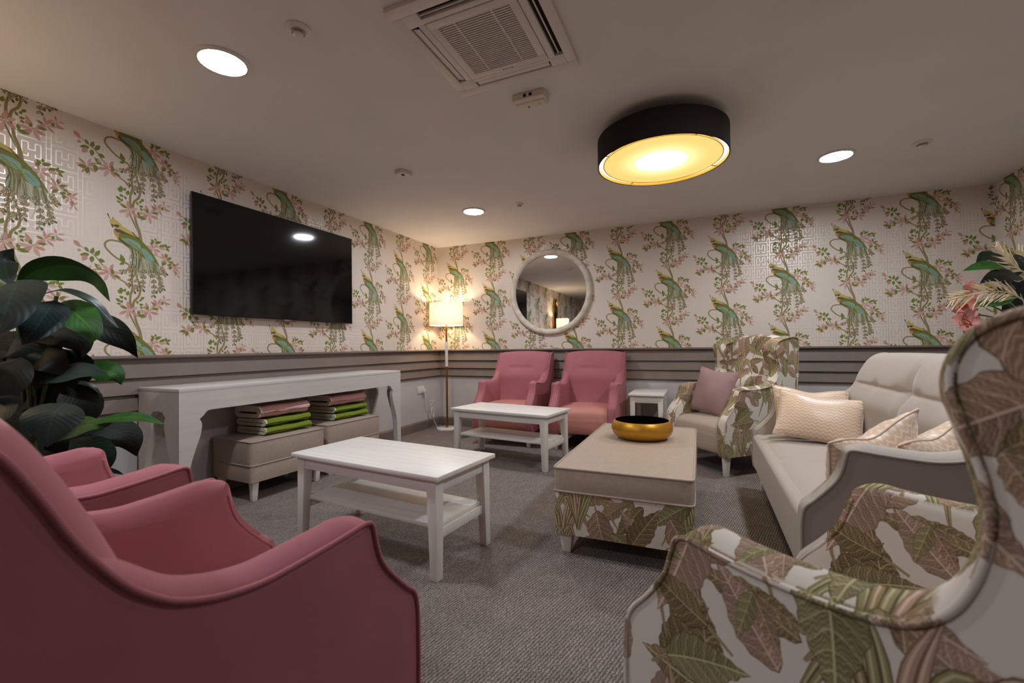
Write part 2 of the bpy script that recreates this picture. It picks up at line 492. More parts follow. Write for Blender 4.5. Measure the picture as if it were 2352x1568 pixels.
def carpet_mat():
    n = N('carpet')
    v = n.coord('Object', (1, 1, 1))
    dn = n.n('ShaderNodeTexNoise', i_Scale=9.0, i_Detail=3)
    n.l(v, dn.inputs['Vector'])
    wv = n.n('ShaderNodeTexWave', wave_type='BANDS', bands_direction='X')
    wv.inputs['Scale'].default_value = 26
    wv.inputs['Distortion'].default_value = 5.0
    wv.inputs['Detail'].default_value = 3
    wv.inputs['Detail Scale'].default_value = 3.5
    mp = n.n('ShaderNodeMapping')
    mp.inputs['Rotation'].default_value = (0, 0, 0.25)
    n.l(v, mp.inputs[0])
    n.l(mp.outputs[0], wv.inputs['Vector'])
    vo = n.n('ShaderNodeTexNoise', i_Scale=170.0, i_Detail=2)
    n.l(v, vo.inputs['Vector'])
    mx = n.n('ShaderNodeMixRGB', blend_type='MIX')
    mx.inputs[0].default_value = 0.55
    n.l(wv.outputs['Fac'], mx.inputs[1])
    n.l(vo.outputs['Fac'], mx.inputs[2])
    c = n.ramp(mx.outputs[0], [(.22, hexc('5f5550')), (.5, hexc('857a74')), (.8, hexc('b0a59e'))])
    m2 = n.n('ShaderNodeMixRGB', blend_type='MULTIPLY')
    m2.inputs[0].default_value = 0.35
    n.l(c, m2.inputs[1])
    n.l(dn.outputs['Fac'], m2.inputs[2])
    n.l(m2.outputs[0], n.b.inputs['Base Color'])
    n.b.inputs['Roughness'].default_value = 0.95
    n.b.inputs['Specular IOR Level'].default_value = 0.1
    n.bump(mx.outputs[0], 0.6, 0.008)
    return n.m


def wood_mat(name, c1, c2, rough=0.45, axis=0):
    n = N(name)
    sc = [40, 40, 40]
    sc[axis] = 2.0
    v = n.coord('Object', sc)
    no = n.n('ShaderNodeTexNoise', i_Scale=1.0, i_Detail=5, i_Roughness=.65)
    n.l(v, no.inputs['Vector'])
    n.l(n.ramp(no.outputs['Fac'], [(.25, c1), (.6, c2)]), n.b.inputs['Base Color'])
    n.b.inputs['Roughness'].default_value = rough
    n.bump(no.outputs['Fac'], .06, .002)
    return n.m


def leaf_mat(name, c_dark, c_mid, rough=.42):
    n = N(name)
    tc = n.n('ShaderNodeTexCoord')
    sp = n.n('ShaderNodeSeparateXYZ')
    n.l(tc.outputs['UV'], sp.inputs[0])
    a = n.n('ShaderNodeMath', operation='SUBTRACT'); a.inputs[1].default_value = .5
    n.l(sp.outputs['Y'], a.inputs[0])
    b = n.n('ShaderNodeMath', operation='ABSOLUTE')
    n.l(a.outputs[0], b.inputs[0])
    # side veins: wave along u - |v|
    c = n.n('ShaderNodeMath', operation='MULTIPLY_ADD'); c.inputs[1].default_value = -.55
    n.l(b.outputs[0], c.inputs[0]); n.l(sp.outputs['X'], c.inputs[2])
    d = n.n('ShaderNodeMath', operation='MULTIPLY'); d.inputs[1].default_value = 75
    n.l(c.outputs[0], d.inputs[0])
    e = n.n('ShaderNodeMath', operation='SINE')
    n.l(d.outputs[0], e.inputs[0])
    mid = n.n('ShaderNodeMapRange'); mid.inputs[1].default_value = .0; mid.inputs[2].default_value = .035; mid.inputs[3].default_value = 1; mid.inputs[4].default_value = 0
    n.l(b.outputs[0], mid.inputs[0])
    no = n.n('ShaderNodeTexNoise', i_Scale=9.0)
    n.l(tc.outputs['Object'], no.inputs['Vector'])
    base = n.ramp(no.outputs['Fac'], [(.35, c_dark), (.7, c_mid)])
    mx = n.n('ShaderNodeMixRGB')
    mx.inputs[2].default_value = (*lin(tuple(min(1, q * 1.25) for q in c_mid)), 1)
    n.l(mid.outputs[0], mx.inputs[0]); n.l(base, mx.inputs[1])
    n.l(mx.outputs[0], n.b.inputs['Base Color'])
    n.b.inputs['Roughness'].default_value = rough
    n.b.inputs['Specular IOR Level'].default_value = .35
    n.bump(e.outputs[0], .07, .003)
    return n.m


def chevron_mat():
    n = N('chevron_cushion')
    tc = n.n('ShaderNodeTexCoord')
    sp = n.n('ShaderNodeSeparateXYZ')
    n.l(tc.outputs['UV'], sp.inputs[0])
    a = n.n('ShaderNodeMath', operation='MULTIPLY'); a.inputs[1].default_value = 64
    n.l(sp.outputs['X'], a.inputs[0])
    z = n.n('ShaderNodeMath', operation='PINGPONG'); z.inputs[1].default_value = 1
    n.l(a.outputs[0], z.inputs[0])
    zz = n.n('ShaderNodeMath', operation='MULTIPLY'); zz.inputs[1].default_value = .6
    n.l(z.outputs[0], zz.inputs[0])
    b = n.n('ShaderNodeMath', operation='MULTIPLY_ADD'); b.inputs[1].default_value = 46
    n.l(sp.outputs['Y'], b.inputs[0]); n.l(zz.outputs[0], b.inputs[2])
    f = n.n('ShaderNodeMath', operation='FRACT')
    n.l(b.outputs[0], f.inputs[0])
    n.l(n.ramp(f.outputs[0], [(.5, hexc('cdb097')), (.68, hexc('dfc8b4'))]), n.b.inputs['Base Color'])
    n.b.inputs['Roughness'].default_value = .42
    n.b.inputs['Sheen Weight'].default_value = .4
    n.bump(f.outputs[0], .15, .003)
    return n.m


def pend_diffuser_mat():
    n = N('pendant_diffuser')
    tc = n.n('ShaderNodeTexCoord')
    g = n.n('ShaderNodeVectorMath', operation='LENGTH')
    n.l(tc.outputs['Object'], g.inputs[0])
    r = n.n('ShaderNodeMapRange', interpolation_type='SMOOTHSTEP')
    r.inputs[1].default_value = 0.0; r.inputs[2].default_value = .30; r.inputs[3].default_value = 1; r.inputs[4].default_value = 0
    n.l(g.outputs['Value'], r.inputs[0])
    mx = n.n('ShaderNodeMixRGB')
    mx.inputs[1].default_value = (1.0, .66, .19, 1)
    mx.inputs[2].default_value = (1.0, .86, .55, 1)
    n.l(r.outputs[0], mx.inputs[0])
    n.l(mx.outputs[0], n.b.inputs['Emission Color'])
    r2 = n.n('ShaderNodeMapRange', interpolation_type='SMOOTHERSTEP')
    r2.inputs[1].default_value = 0.0; r2.inputs[2].default_value = .17; r2.inputs[3].default_value = 1; r2.inputs[4].default_value = 0
    n.l(g.outputs['Value'], r2.inputs[0])
    s1 = n.n('ShaderNodeMath', operation='MULTIPLY_ADD')
    s1.inputs[1].default_value = PEND_STRENGTH
    s1.inputs[2].default_value = 1.05
    n.l(r2.outputs[0], s1.inputs[0])
    st = n.n('ShaderNodeMath', operation='MULTIPLY_ADD')
    st.inputs[1].default_value = 1.0
    n.l(r.outputs[0], st.inputs[0])
    n.l(s1.outputs[0], st.inputs[2])
    n.l(st.outputs[0], n.b.inputs['Emission Strength'])
    n.b.inputs['Base Color'].default_value = (.2, .15, .08, 1)
    return n.m


def shade_mat():
    n = N('lamp_shade')
    tr = n.n('ShaderNodeBsdfTranslucent')
    tr.inputs[0].default_value = (.86, .80, .72, 1)
    df = n.n('ShaderNodeBsdfDiffuse')
    df.inputs[0].default_value = (.85, .83, .80, 1)
    mx = n.n('ShaderNodeMixShader')
    mx.inputs[0].default_value = .36
    n.l(df.outputs[0], mx.inputs[1]); n.l(tr.outputs[0], mx.inputs[2])
    n.l(mx.outputs[0], n.t.nodes['Material Output'].inputs[0])
    return n.m


def plain(name, col, rough=.5, metal=0.0, spec=.5, trans=0.0, coat=0.0):
    n = N(name)
    n.b.inputs['Base Color'].default_value = (*lin(col), 1)
    n.b.inputs['Roughness'].default_value = rough
    n.b.inputs['Metallic'].default_value = metal
    n.b.inputs['Specular IOR Level'].default_value = spec
    n.b.inputs['Transmission Weight'].default_value = trans
    n.b.inputs['Coat Weight'].default_value = coat
    return n.m


IMG_WALL = wallpaper_image()
IMG_FLORAL = floral_image()
MAT = dict(
    wallpaper=wallpaper_mat(), floral=floral_mat(), carpet=carpet_mat(), chevron=chevron_mat(),
    ceiling=noise_mat('ceiling_paint', hexc('dcd8d4'), hexc('e0dcd8'), .9, (3, 3, 3), spec=.15),
    taupe=noise_mat('taupe_paint', hexc('76685f'), hexc('7b6d65'), .5, (8, 8, 8), spec=.4),
    greywall=noise_mat('grey_wall_paint', hexc('bdb7b6'), hexc('c2bcba'), .8, (5, 5, 5), spec=.2),
    white=wood_mat('white_washed_wood', hexc('d8d2cc'), hexc('e6e1dc'), .42, 0),
    white_z=wood_mat('white_washed_wood_upright', hexc('d2cbc4'), hexc('ded8d2'), .45, 2),
    console=wood_mat('grey_white_wood', hexc('c6c0ba'), hexc('cec8c3'), .5, 1),
    pink=noise_mat('pink_velvet', hexc('a3636b'), hexc('ab6a71'), .75, (6, 6, 6), 1.0, .0, 3, .2, 0, .55, hexc('e8b0b0')),
    seatpink=noise_mat('pink_seat_vinyl', hexc('c07f76'), hexc('c4857b'), .5, (6, 6, 6), spec=.35),
    grey=noise_mat('grey_linen', hexc('a59b92'), hexc('aca299'), .8, (300, 300, 300), 1.0, .06, 2, .2, 0, .2),
    taupefab=noise_mat('taupe_faux_leather', hexc('a8978a'), hexc('b1a093'), .48, (60, 60, 60), 1.0, .03, 3, .4),
    mauve=noise_mat('mauve_velvet', hexc('9a7c7c'), hexc('a58686'), .6, (8, 8, 8), 1.0, 0, 3, .2, 0, .5, hexc('e0c0c0')),
    gold=noise_mat('gold_lacquer', hexc('c08a2c'), hexc('c69334'), .42, (30, 30, 30), 1, 0, 2, .5, .75),
    brass=plain('brass', hexc('b98b45'), .25, 1.0),
    blackgloss=plain('black_gloss', hexc('0c0a0a'), .08, 0, .6),
    marble=noise_mat('white_marble', hexc('dcd6d0'), hexc('eeeae6'), .25, (25, 25, 25)),
    shade=shade_mat(), plastic=plain('white_plastic', hexc('d8d0c8'), .45), plastic_c=plain('cream_plastic', hexc('d6ccbc'), .45),
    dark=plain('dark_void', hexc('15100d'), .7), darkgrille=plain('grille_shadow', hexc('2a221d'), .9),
    drum=noise_mat('black_drum_fabric', hexc('2a2320'), hexc('302926'), .85, (200, 200, 200), spec=.15),
    goldinner=plain('gold_lining', hexc('e0b45a'), .4, .6),
    ring=emit_mat('pendant_ring_glow', (1.0, .86, .55), 2.4), diffuser=pend_diffuser_mat(),
    led=emit_mat('downlight_diffuser', DOWN_COL, DOWN_STRENGTH),
    screen=plain('tv_screen', hexc('060606'), .07, 0, .5), bezel=plain('tv_bezel', hexc('0d0d0f'), .25),
    mirror=plain('mirror_glass', (.93, .93, .93), .015, 1.0), frame=noise_mat('limed_wood_frame', hexc('bcae9c'), hexc('d9cfc2'), .6, (9, 9, 9), 1.6, .15),
    leafA=leaf_mat('deep_green_leaf', hexc('0c1c13'), hexc('13271b'), .42), leafB=leaf_mat('bright_green_leaf', hexc('22481a'), hexc('306020'), .45),  # leafB green brightened to carry the glow of backlit leaves
    leafC=leaf_mat('shaded_leaf', hexc('060d08'), hexc('0b170e'), .5), leafD=leaf_mat('grey_green_leaf', hexc('172623'), hexc('20322f'), .4),  # leafC and leafD darkened: shade inside the plant put into their colour
    stem=plain('plant_stem', hexc('3a4a24'), .5), soil=noise_mat('soil', hexc('2a1f18'), hexc('3c2d22'), .95, (60, 60, 60)), pot=plain('dark_pot', hexc('2b2725'), .4),
    blanket_pink=noise_mat('pink_wool', hexc('cf9a98'), hexc('d8a5a2'), .95, (150, 150, 150), 1, .2, 2, .1), blanket_green=noise_mat('green_wool', hexc('717f2c'), hexc('7a8a33'), .95, (150, 150, 150), 1, .2, 2, .1),
    fringe=noise_mat('wool_fringe', hexc('c8c3a4'), hexc('d8d4bc'), .95, (120, 120, 120), 1, .3), cream=plain('cream_stripe', hexc('e4d8cc'), .9),
    frond=plain('dried_palm', hexc('d8c6a2'), .7), magnolia=noise_mat('pink_petal', hexc('cf7a76'), hexc('e0a09a'), .6, (14, 14, 14)), stamen=plain('stamen', hexc('b4582c'), .7),
    vase=plain('white_vase', hexc('d8d2cc'), .3), bulb=emit_mat('bulb_glow', BULB_COL, 30), darkwood=wood_mat('dark_wood', hexc('2c1a12'), hexc('4a2e20'), .35, 2),
    clear=plain('clear_cord', hexc('d8d4d0'), .2), logo=plain('silver_mark', hexc('9a9a9a'), .3, .8), mark=plain('grey_mark', hexc('6a5f58'), .5),
    steel=plain('steel', hexc('b0b0b0'), .3, 1.0),
)


# ------------------------------------------------------------------ mesh helpers
def link(name, me, mat, parent=None, smooth=False):
    o = bpy.data.objects.new(name, me)
    COL.objects.link(o)
    if mat is not None:
        me.materials.append(MAT[mat] if isinstance(mat, str) else mat)
    if smooth:
        me.polygons.foreach_set('use_smooth', [True] * len(me.polygons))
    if parent is not None:
        o.parent = parent
    return o


def mk(name, verts, faces, mat, parent=None, smooth=False, uvs=None):
    me = bpy.data.meshes.new(name)
    me.from_pydata([tuple(map(float, v)) for v in verts], [], faces)
    if uvs is not None:
        ul = me.uv_layers.new(name='UVMap')
        li = np.zeros(len(me.loops), np.int32)
        me.loops.foreach_get('vertex_index', li)
        ul.data.foreach_set('uv', np.asarray(uvs, np.float32)[li].ravel())
    me.update()
    return link(name, me, mat, parent, smooth)


def from_bm(name, bm, mat, parent=None, smooth=False):
    bmesh.ops.recalc_face_normals(bm, faces=bm.faces)
    me = bpy.data.meshes.new(name)
    bm.to_mesh(me)
    bm.free()
    return link(name, me, mat, parent, smooth)


def box_bm(bm, x0, y0, z0, x1, y1, z1, bev=0.0, seg=2, mat=None):
    r = bmesh.ops.create_cube(bm, size=1)
    vs = r['verts']
    for v in vs:
        v.co = Vector(((x0 + x1) / 2 + v.co.x * (x1 - x0), (y0 + y1) / 2 + v.co.y * (y1 - y0), (z0 + z1) / 2 + v.co.z * (z1 - z0)))
        if mat is not None:
            v.co = mat @ v.co
    if bev:
        es = list({e for v in vs for e in v.link_edges})
        bmesh.ops.bevel(bm, geom=es, offset=bev, segments=seg, affect='EDGES', profile=.5)


def box(name, x0, y0, z0, x1, y1, z1, mat, parent=None, bev=0.0, seg=2, smooth=False):
    bm = bmesh.new()
    box_bm(bm, x0, y0, z0, x1, y1, z1, bev, seg)
    o = from_bm(name, bm, mat, parent, False)
    if smooth or bev:
        shade_auto(o)
    return o


def shade_auto(o, ang=40):
    me = o.data
    me.polygons.foreach_set('use_smooth', [True] * len(me.polygons))
    bm = bmesh.new()
    bm.from_mesh(me)
    for e in bm.edges:
        e.smooth = not (len(e.link_faces) == 2 and e.calc_face_angle(0) > math.radians(ang))
    bm.to_mesh(me)
    bm.free()


def tapered(name, x, y, z0, z1, w0, w1, mat, parent, dx=0, dy=0, bev=.004):
    """square post, width w0 at z0 and w1 at z1; (dx,dy) shifts the foot"""
    bm = bmesh.new()
    vs = []
    for (z, wd, ox, oy) in ((z0, w0, dx, dy), (z1, w1, 0, 0)):
        for sx_, sy_ in ((-1, -1), (1, -1), (1, 1), (-1, 1)):
            vs.append(bm.verts.new((x + ox + sx_ * wd / 2, y + oy + sy_ * wd / 2, z)))
    for f in ((3, 2, 1, 0), (4, 5, 6, 7), (0, 1, 5, 4), (1, 2, 6, 5), (2, 3, 7, 6), (3, 0, 4, 7)):
        bm.faces.new([vs[i] for i in f])
    bmesh.ops.bevel(bm, geom=list(bm.edges), offset=bev, segments=2, affect='EDGES', profile=.5)
    o = from_bm(name, bm, mat, parent)
    shade_auto(o)
    return o


def lathe(name, prof, mat, parent=None, seg=48, loc=(0, 0, 0), closed=False):
    vs, fs = [], []
    n = len(prof)
    for i in range(seg):
        a = 2 * PI * i / seg
        for r_, z in prof:
            vs.append((loc[0] + r_ * math.cos(a), loc[1] + r_ * math.sin(a), loc[2] + z))
    for i in range(seg):
        j = (i + 1) % seg
        for k in range(n if closed else n - 1):
            k2 = (k + 1) % n
            fs.append((i * n + k, j * n + k, j * n + k2, i * n + k2))
    bm = bmesh.new()
    me = bpy.data.meshes.new(name)
    me.from_pydata(vs, [], fs)
    bm.from_mesh(me)
    bmesh.ops.remove_doubles(bm, verts=bm.verts, dist=1e-5)
    bmesh.ops.recalc_face_normals(bm, faces=bm.faces)
    bm.to_mesh(me)
    bm.free()
    o = link(name, me, mat, parent)
    shade_auto(o, 35)
    return o


def tube_data(path, r, seg=8, closed=False):
    p = np.asarray(path, float)
    n = len(p)
    vs, fs = [], []
    up = np.array([.13, .21, .97])
    for i in range(n):
        if closed:
            t = p[(i + 1) % n] - p[i - 1]
        else:
            t = p[min(i + 1, n - 1)] - p[max(i - 1, 0)]
        t /= np.linalg.norm(t) + 1e-9
        a = np.cross(t, up)
        if np.linalg.norm(a) < .05:
            a = np.cross(t, (1, 0, 0))
        a /= np.linalg.norm(a)
        b = np.cross(t, a)
        rr_ = r[i] if hasattr(r, '__len__') else r
        for k in range(seg):
            an = 2 * PI * k / seg
            vs.append(p[i] + rr_ * (a * math.cos(an) + b * math.sin(an)))
    for i in range(n if closed else n - 1):
        j = (i + 1) % n
        for k in range(seg):
            k2 = (k + 1) % seg
            fs.append((i * seg + k, i * seg + k2, j * seg + k2, j * seg + k))
    if not closed:
        fs.append(tuple(range(seg))[::-1])
        fs.append(tuple((n - 1) * seg + k for k in range(seg)))
    return vs, fs


def tube(name, path, r, mat, parent=None, seg=8, closed=False):
    vs, fs = tube_data(path, r, seg, closed)
    return mk(name, vs, fs, mat, parent, True)


def prism(name, pts, axis, a0, a1, mat, parent=None, bev=0.0):
    """polygon in the two other axes extruded along axis from a0 to a1"""
    n = len(pts)

    def P(u, v, a):
        return {0: (a, u, v), 1: (u, a, v), 2: (u, v, a)}[axis]
    bm = bmesh.new()
    lo = [bm.verts.new(P(u, v, a0)) for u, v in pts]
    hi = [bm.verts.new(P(u, v, a1)) for u, v in pts]
    bm.faces.new(lo)
    bm.faces.new(hi[::-1])
    for i in range(n):
        bm.faces.new((lo[i], hi[i], hi[(i + 1) % n], lo[(i + 1) % n]))
    if bev:
        bmesh.ops.bevel(bm, geom=list(bm.edges), offset=bev, segments=1, affect='EDGES')
    o = from_bm(name, bm, mat, parent)
    return o


def thing(name, label, cat, loc=(0, 0, 0), rotz=0.0, group=None):
    o = bpy.data.objects.new(name, None)
    o.empty_display_size = .1
    COL.objects.link(o)
    o.location = loc
    o.rotation_euler = (0, 0, rotz)
    o['label'] = label
    o['category'] = cat
    if group:
        o['group'] = group
    return o


def tag(o, label, cat, group=None):
    o['label'] = label
    o['category'] = cat
    if group:
        o['group'] = group
    return o


def struct(o, label=None, cat=None):
    o['kind'] = 'structure'
    if label:
        o['label'] = label
    if cat:
        o['category'] = cat
    return o


def dup(root, loc, rotz, label=None, group=None):
    r = root.copy()
    COL.objects.link(r)
    r.location = loc
    r.rotation_euler = (0, 0, rotz)
    if label:
        r['label'] = label
    if group:
        r['group'] = group

    def kids(a, b):
        for ch in list(a.children):
            c = ch.copy()
            COL.objects.link(c)
            c.parent = b
            kids(ch, c)
    kids(root, r)
    return r


# ------------------------------------------------------------------ ROOM
def quad_uv(name, vs, uv, mat, parent=None):
    return mk(name, vs, [(0, 1, 2, 3)], mat, parent, False, uv)


def wall(side, origin, right, length, u_of, label):
    """wall body with papered face above the rail and painted face below; origin = floor corner, right = unit vector seen from inside"""
    o3 = Vector(origin)
    rv = Vector(right)
    nv = Vector((0, 0, 1)).cross(rv)      # pointing out of the room
    T_ = .12
    a, b = o3, o3 + rv * length
    up = Vector((0, 0, 1))
    vs = [a, b, b + up * RAIL, a + up * RAIL, b + up * H, a + up * H]
    vs = vs + [v + nv * T_ for v in vs]
    F = [(0, 1, 2, 3), (3, 2, 4, 5), (7, 6, 9, 8), (8, 9, 11, 10), (0, 6, 7, 1), (5, 4, 10, 11), (0, 3, 9, 6), (3, 5, 11, 9), (1, 7, 8, 2), (2, 8, 10, 4)]
    uv = []
    for v in vs:
        uv.append(u_of(v))
    me = bpy.data.meshes.new('wall_' + side)
    me.from_pydata([tuple(v) for v in vs], [], F)
    ul = me.uv_layers.new(name='UVMap')
    for lp in me.loops:
        ul.data[lp.index].uv = uv[lp.vertex_index]
    me.materials.append(MAT['greywall'])
    me.materials.append(MAT['wallpaper'])
    me.polygons[1].material_index = 1
    ob = bpy.data.objects.new('wall_' + side, me)
    COL.objects.link(ob)
    struct(ob, label, 'wall')
    # weatherboard planks, rail with nosing
    def strip(name, prof, mat):
        n = len(prof)
        vv, ff = [], []
        for e in (a, b):
            for d_, z in prof:
                vv.append(e - nv * d_ + up * z)
        for i in range(n):
            j = (i + 1) % n
            ff.append((i, j, n + j, n + i))
        ff.append(tuple(range(n))[::-1])
        ff.append(tuple(range(n, 2 * n)))
        bm = bmesh.new()
        me2 = bpy.data.meshes.new(name)
        me2.from_pydata([tuple(q) for q in vv], [], ff)
        bm.from_mesh(me2)
        bmesh.ops.recalc_face_normals(bm, faces=bm.faces)
        bm.to_mesh(me2)
        bm.free()
        return link(name, me2, mat, ob)
    strip('dado_rail', [(0, RAIL), (.038, RAIL), (.044, RAIL - .006), (.044, RAIL - .016), (.038, RAIL - .022), (.006, RAIL - .022), (.006, RAIL - .04), (0, RAIL - .04)], 'taupe')
    for k in range(3):
        zt = RAIL - .036 - k * .102
        zb = zt - .108
        strip('plank', [(0, zt), (.003, zt), (.029, zb + .003), (.026, zb), (0, zb)], 'taupe')
    strip('bottom_strip', [(0, .675), (.012, .675), (.012, .655), (0, .655)], 'taupe')
    return ob, nv, strip


def up_(v, s0, off):
    return 0


wall('left', (-WL, REAR, 0), (0, 1, 0), D - REAR, lambda v: ((v.y - LY0) / (2 * PITCHX), (v.z - LZ) / PREP), 'left wall with bird and branch wallpaper above taupe planks')
wall('back', (-WL, D, 0), (1, 0, 0), WL + WR, lambda v: ((v.x - BX0) / (2 * PITCHX), (v.z - BZ) / PREP), 'far wall with bird wallpaper behind the round mirror')
wall('right', (WR, D, 0), (0, -1, 0), D - REAR, lambda v: (-(v.y - D) / (2 * PITCHX) + .42, (v.z - BZ) / PREP), 'right wall with bird wallpaper, seen as a sliver')
wall('rear', (WR, REAR, 0), (-1, 0, 0), WL + WR, lambda v: (-(v.x) / (2 * PITCHX), (v.z - BZ) / PREP), 'wall behind the viewer, seen only in the mirror')


def baseboard(side, a, b, inward):
    a, b, nv = Vector(a), Vector(b), Vector(inward)
    prof = [(0, 0), (.018, 0), (.018, .095), (.010, .112), (0, .115)]
    vv = [e + nv * d_ + Vector((0, 0, z)) for e in (a, b) for d_, z in prof]
    n = len(prof)
    ff = [(i, (i + 1) % n, n + (i + 1) % n, n + i) for i in range(n)] + [tuple(range(n)), tuple(range(2 * n - 1, n - 1, -1))]
    o = mk('baseboard_' + side, vv, ff, 'taupe')
    struct(o, side + ' baseboard, taupe painted', 'baseboard')


baseboard('left', (-WL, REAR, 0), (-WL, D, 0), (1, 0, 0))
baseboard('back', (-WL, D, 0), (WR, D, 0), (0, -1, 0))
baseboard('right', (WR, REAR, 0), (WR, D, 0), (-1, 0, 0))
baseboard('rear', (-WL, REAR, 0), (WR, REAR, 0), (0, 1, 0))
struct(box('floor', -WL - .12, REAR - .12, -.1, WR + .12, D + .12, 0, 'carpet'), 'mottled grey brown ribbed carpet floor', 'floor')
struct(box('ceiling', -WL - .12, REAR - .12, H, WR + .12, D + .12, H + .1, 'ceiling'), 'plain off white painted ceiling', 'ceiling')
dr = box('door_1', -3.05, REAR + .002, 0, -2.2, REAR + .045, 2.04, 'darkwood')
struct(dr, 'dark wood door in the wall behind the viewer', 'door')
lathe('door_handle', [(0, 0), (.02, .0), (.02, .05), (0, .05)], 'steel', dr, 16, (-2.3, REAR + .06, 1.0))


# ------------------------------------------------------------------ UPHOLSTERED SEATING
PINK_OUT = [(.364, .16), (.366, .30), (.36, .425), (.325, .468), (.283, .514), (.252, .555), (.236, .595), (.228, .63), (.223, .65), (.213, .657), (.19, .656), (.12, .647), (.04, .639), (-.02, .636), (-.085, .645), (-.14, .664), (-.175, .687),
            (-.209, .720), (-.244, .77), (-.267, .81), (-.284, .846), (-.302, .882), (-.320, .914), (-.343, .943), (-.368, .961), (-.40, .970), (-.425, .965), (-.437, .94), (-.425, .8), (-.40, .5), (-.375, .16)]
WING_OUT = [(.362, .16), (.366, .30), (.364, .41), (.345, .466), (.295, .522), (.25, .58), (.23, .63), (.215, .667), (.185, .677), (.14, .674), (.08, .673), (.01, .676), (-.054, .682), (-.11, .692), (-.15, .709),
            (-.182, .738), (-.203, .777), (-.216, .823), (-.219, .868), (-.212, .91), (-.199, .955), (-.190, .992), (-.193, 1.022), (-.205, 1.045), (-.228, 1.062), (-.28, 1.078), (-.36, 1.092), (-.41, 1.09), (-.436, 1.06), (-.43, .85), (-.405, .5), (-.375, .16)]


def side_slab(sgn, outline, hw, t, C, mat, parent, name='side_panel', wing_pad=0):
    top = catmull(outline, 4)
    m = len(top)
    y0, y1 = top[-1][0], top[0][0]
    bot = np.array([(y0 + (y1 - y0) * k / 8, .16) for k in range(1, 8)])
    o = np.concatenate([top, bot])
    n = len(o)
    tn = np.roll(o, -1, 0) - np.roll(o, 1, 0)
    tn /= np.linalg.norm(tn, axis=1)[:, None]
    inn = np.stack([-tn[:, 1], tn[:, 0]], 1)
    cc = np.array(C)
    if np.mean(np.sum(inn * (cc - o), 1)) < 0:
        inn = -inn
    k_ = np.ones((n, 1))
    k_[m:] = 0
    # the wing's padded front edge is thicker than the arm
    ex = np.array([.05 * smoothstep(.83, .90, p[1]) * (1 - .5 * smoothstep(1.03, 1.075, p[1])) * (p[0] > -.40) * (wing_pad > 0) for p in o])
    # crown of the padding: full along arm and back edge, shallow on the arm front and at the very top
    lf = []
    for p in o:
        f = 1 - .75 * smoothstep(.16, .23, p[0]) * (1 - smoothstep(.655, .67, p[1]) * 0)
        if wing_pad:
            f *= 1 - .35 * smoothstep(.98, 1.06, p[1])
        else:
            f *= (1 - .5 * smoothstep(.70, .78, p[1])) * (1 - .8 * smoothstep(.86, .93, p[1]))
        lf.append(f * (p[1] > .17) * (1 - .7 * (p[0] < -.395)))
    rings = [(0, .012), (0, 0), (.12, -.012), (.35, -.023), (.6, -.028), (.82, -.020), (.96, .018), (1.0, .034)]
    vs, fs = [], []
    for k, (ft, ins) in enumerate(rings):
        for i in range(n):
            x = hw - ft * (t + (ex[i] if 0 < k < 7 else 0))
            q = o[i] + inn[i] * ins * (k_[i][0] * lf[i] if k > 1 else 1)
            if 2 <= k <= 5 and ex[i] > 0:
                q = q + np.array([.012 * ex[i] / .05 * math.sin(PI * ft), 0])
            if k >= 6:
                q = cc + (o[i] - cc) * (.972 if k == 6 else .94)
                q[1] = max(q[1], .16)
            vs.append((sgn * x, q[0], q[1]))
    for k in range(len(rings) - 1):
        for i in range(n):
            j = (i + 1) % n
            fs.append((k * n + i, k * n + j, (k + 1) * n + j, (k + 1) * n + i))
    fs.append(tuple(range(n))[::-1])
    fs.append(tuple((len(rings) - 1) * n + i for i in range(n)))
    me = bpy.data.meshes.new(name)
    me.from_pydata(vs, [], fs)
    bm = bmesh.new()
    bm.from_mesh(me)
    bmesh.ops.recalc_face_normals(bm, faces=bm.faces)
    bm.to_mesh(me)
    bm.free()
    ob = link(name, me, mat, parent)
    shade_auto(ob, 50)
    o, inn = o[:m], inn[:m]
    ol = [(sgn * (hw + .001), p[0], p[1]) for p in o - inn * .004]
    return ob, ol, o, inn


def smoothstep(a, b, x):
    t = min(1, max(0, (x - a) / (b - a)))
    return t * t * (3 - 2 * t)


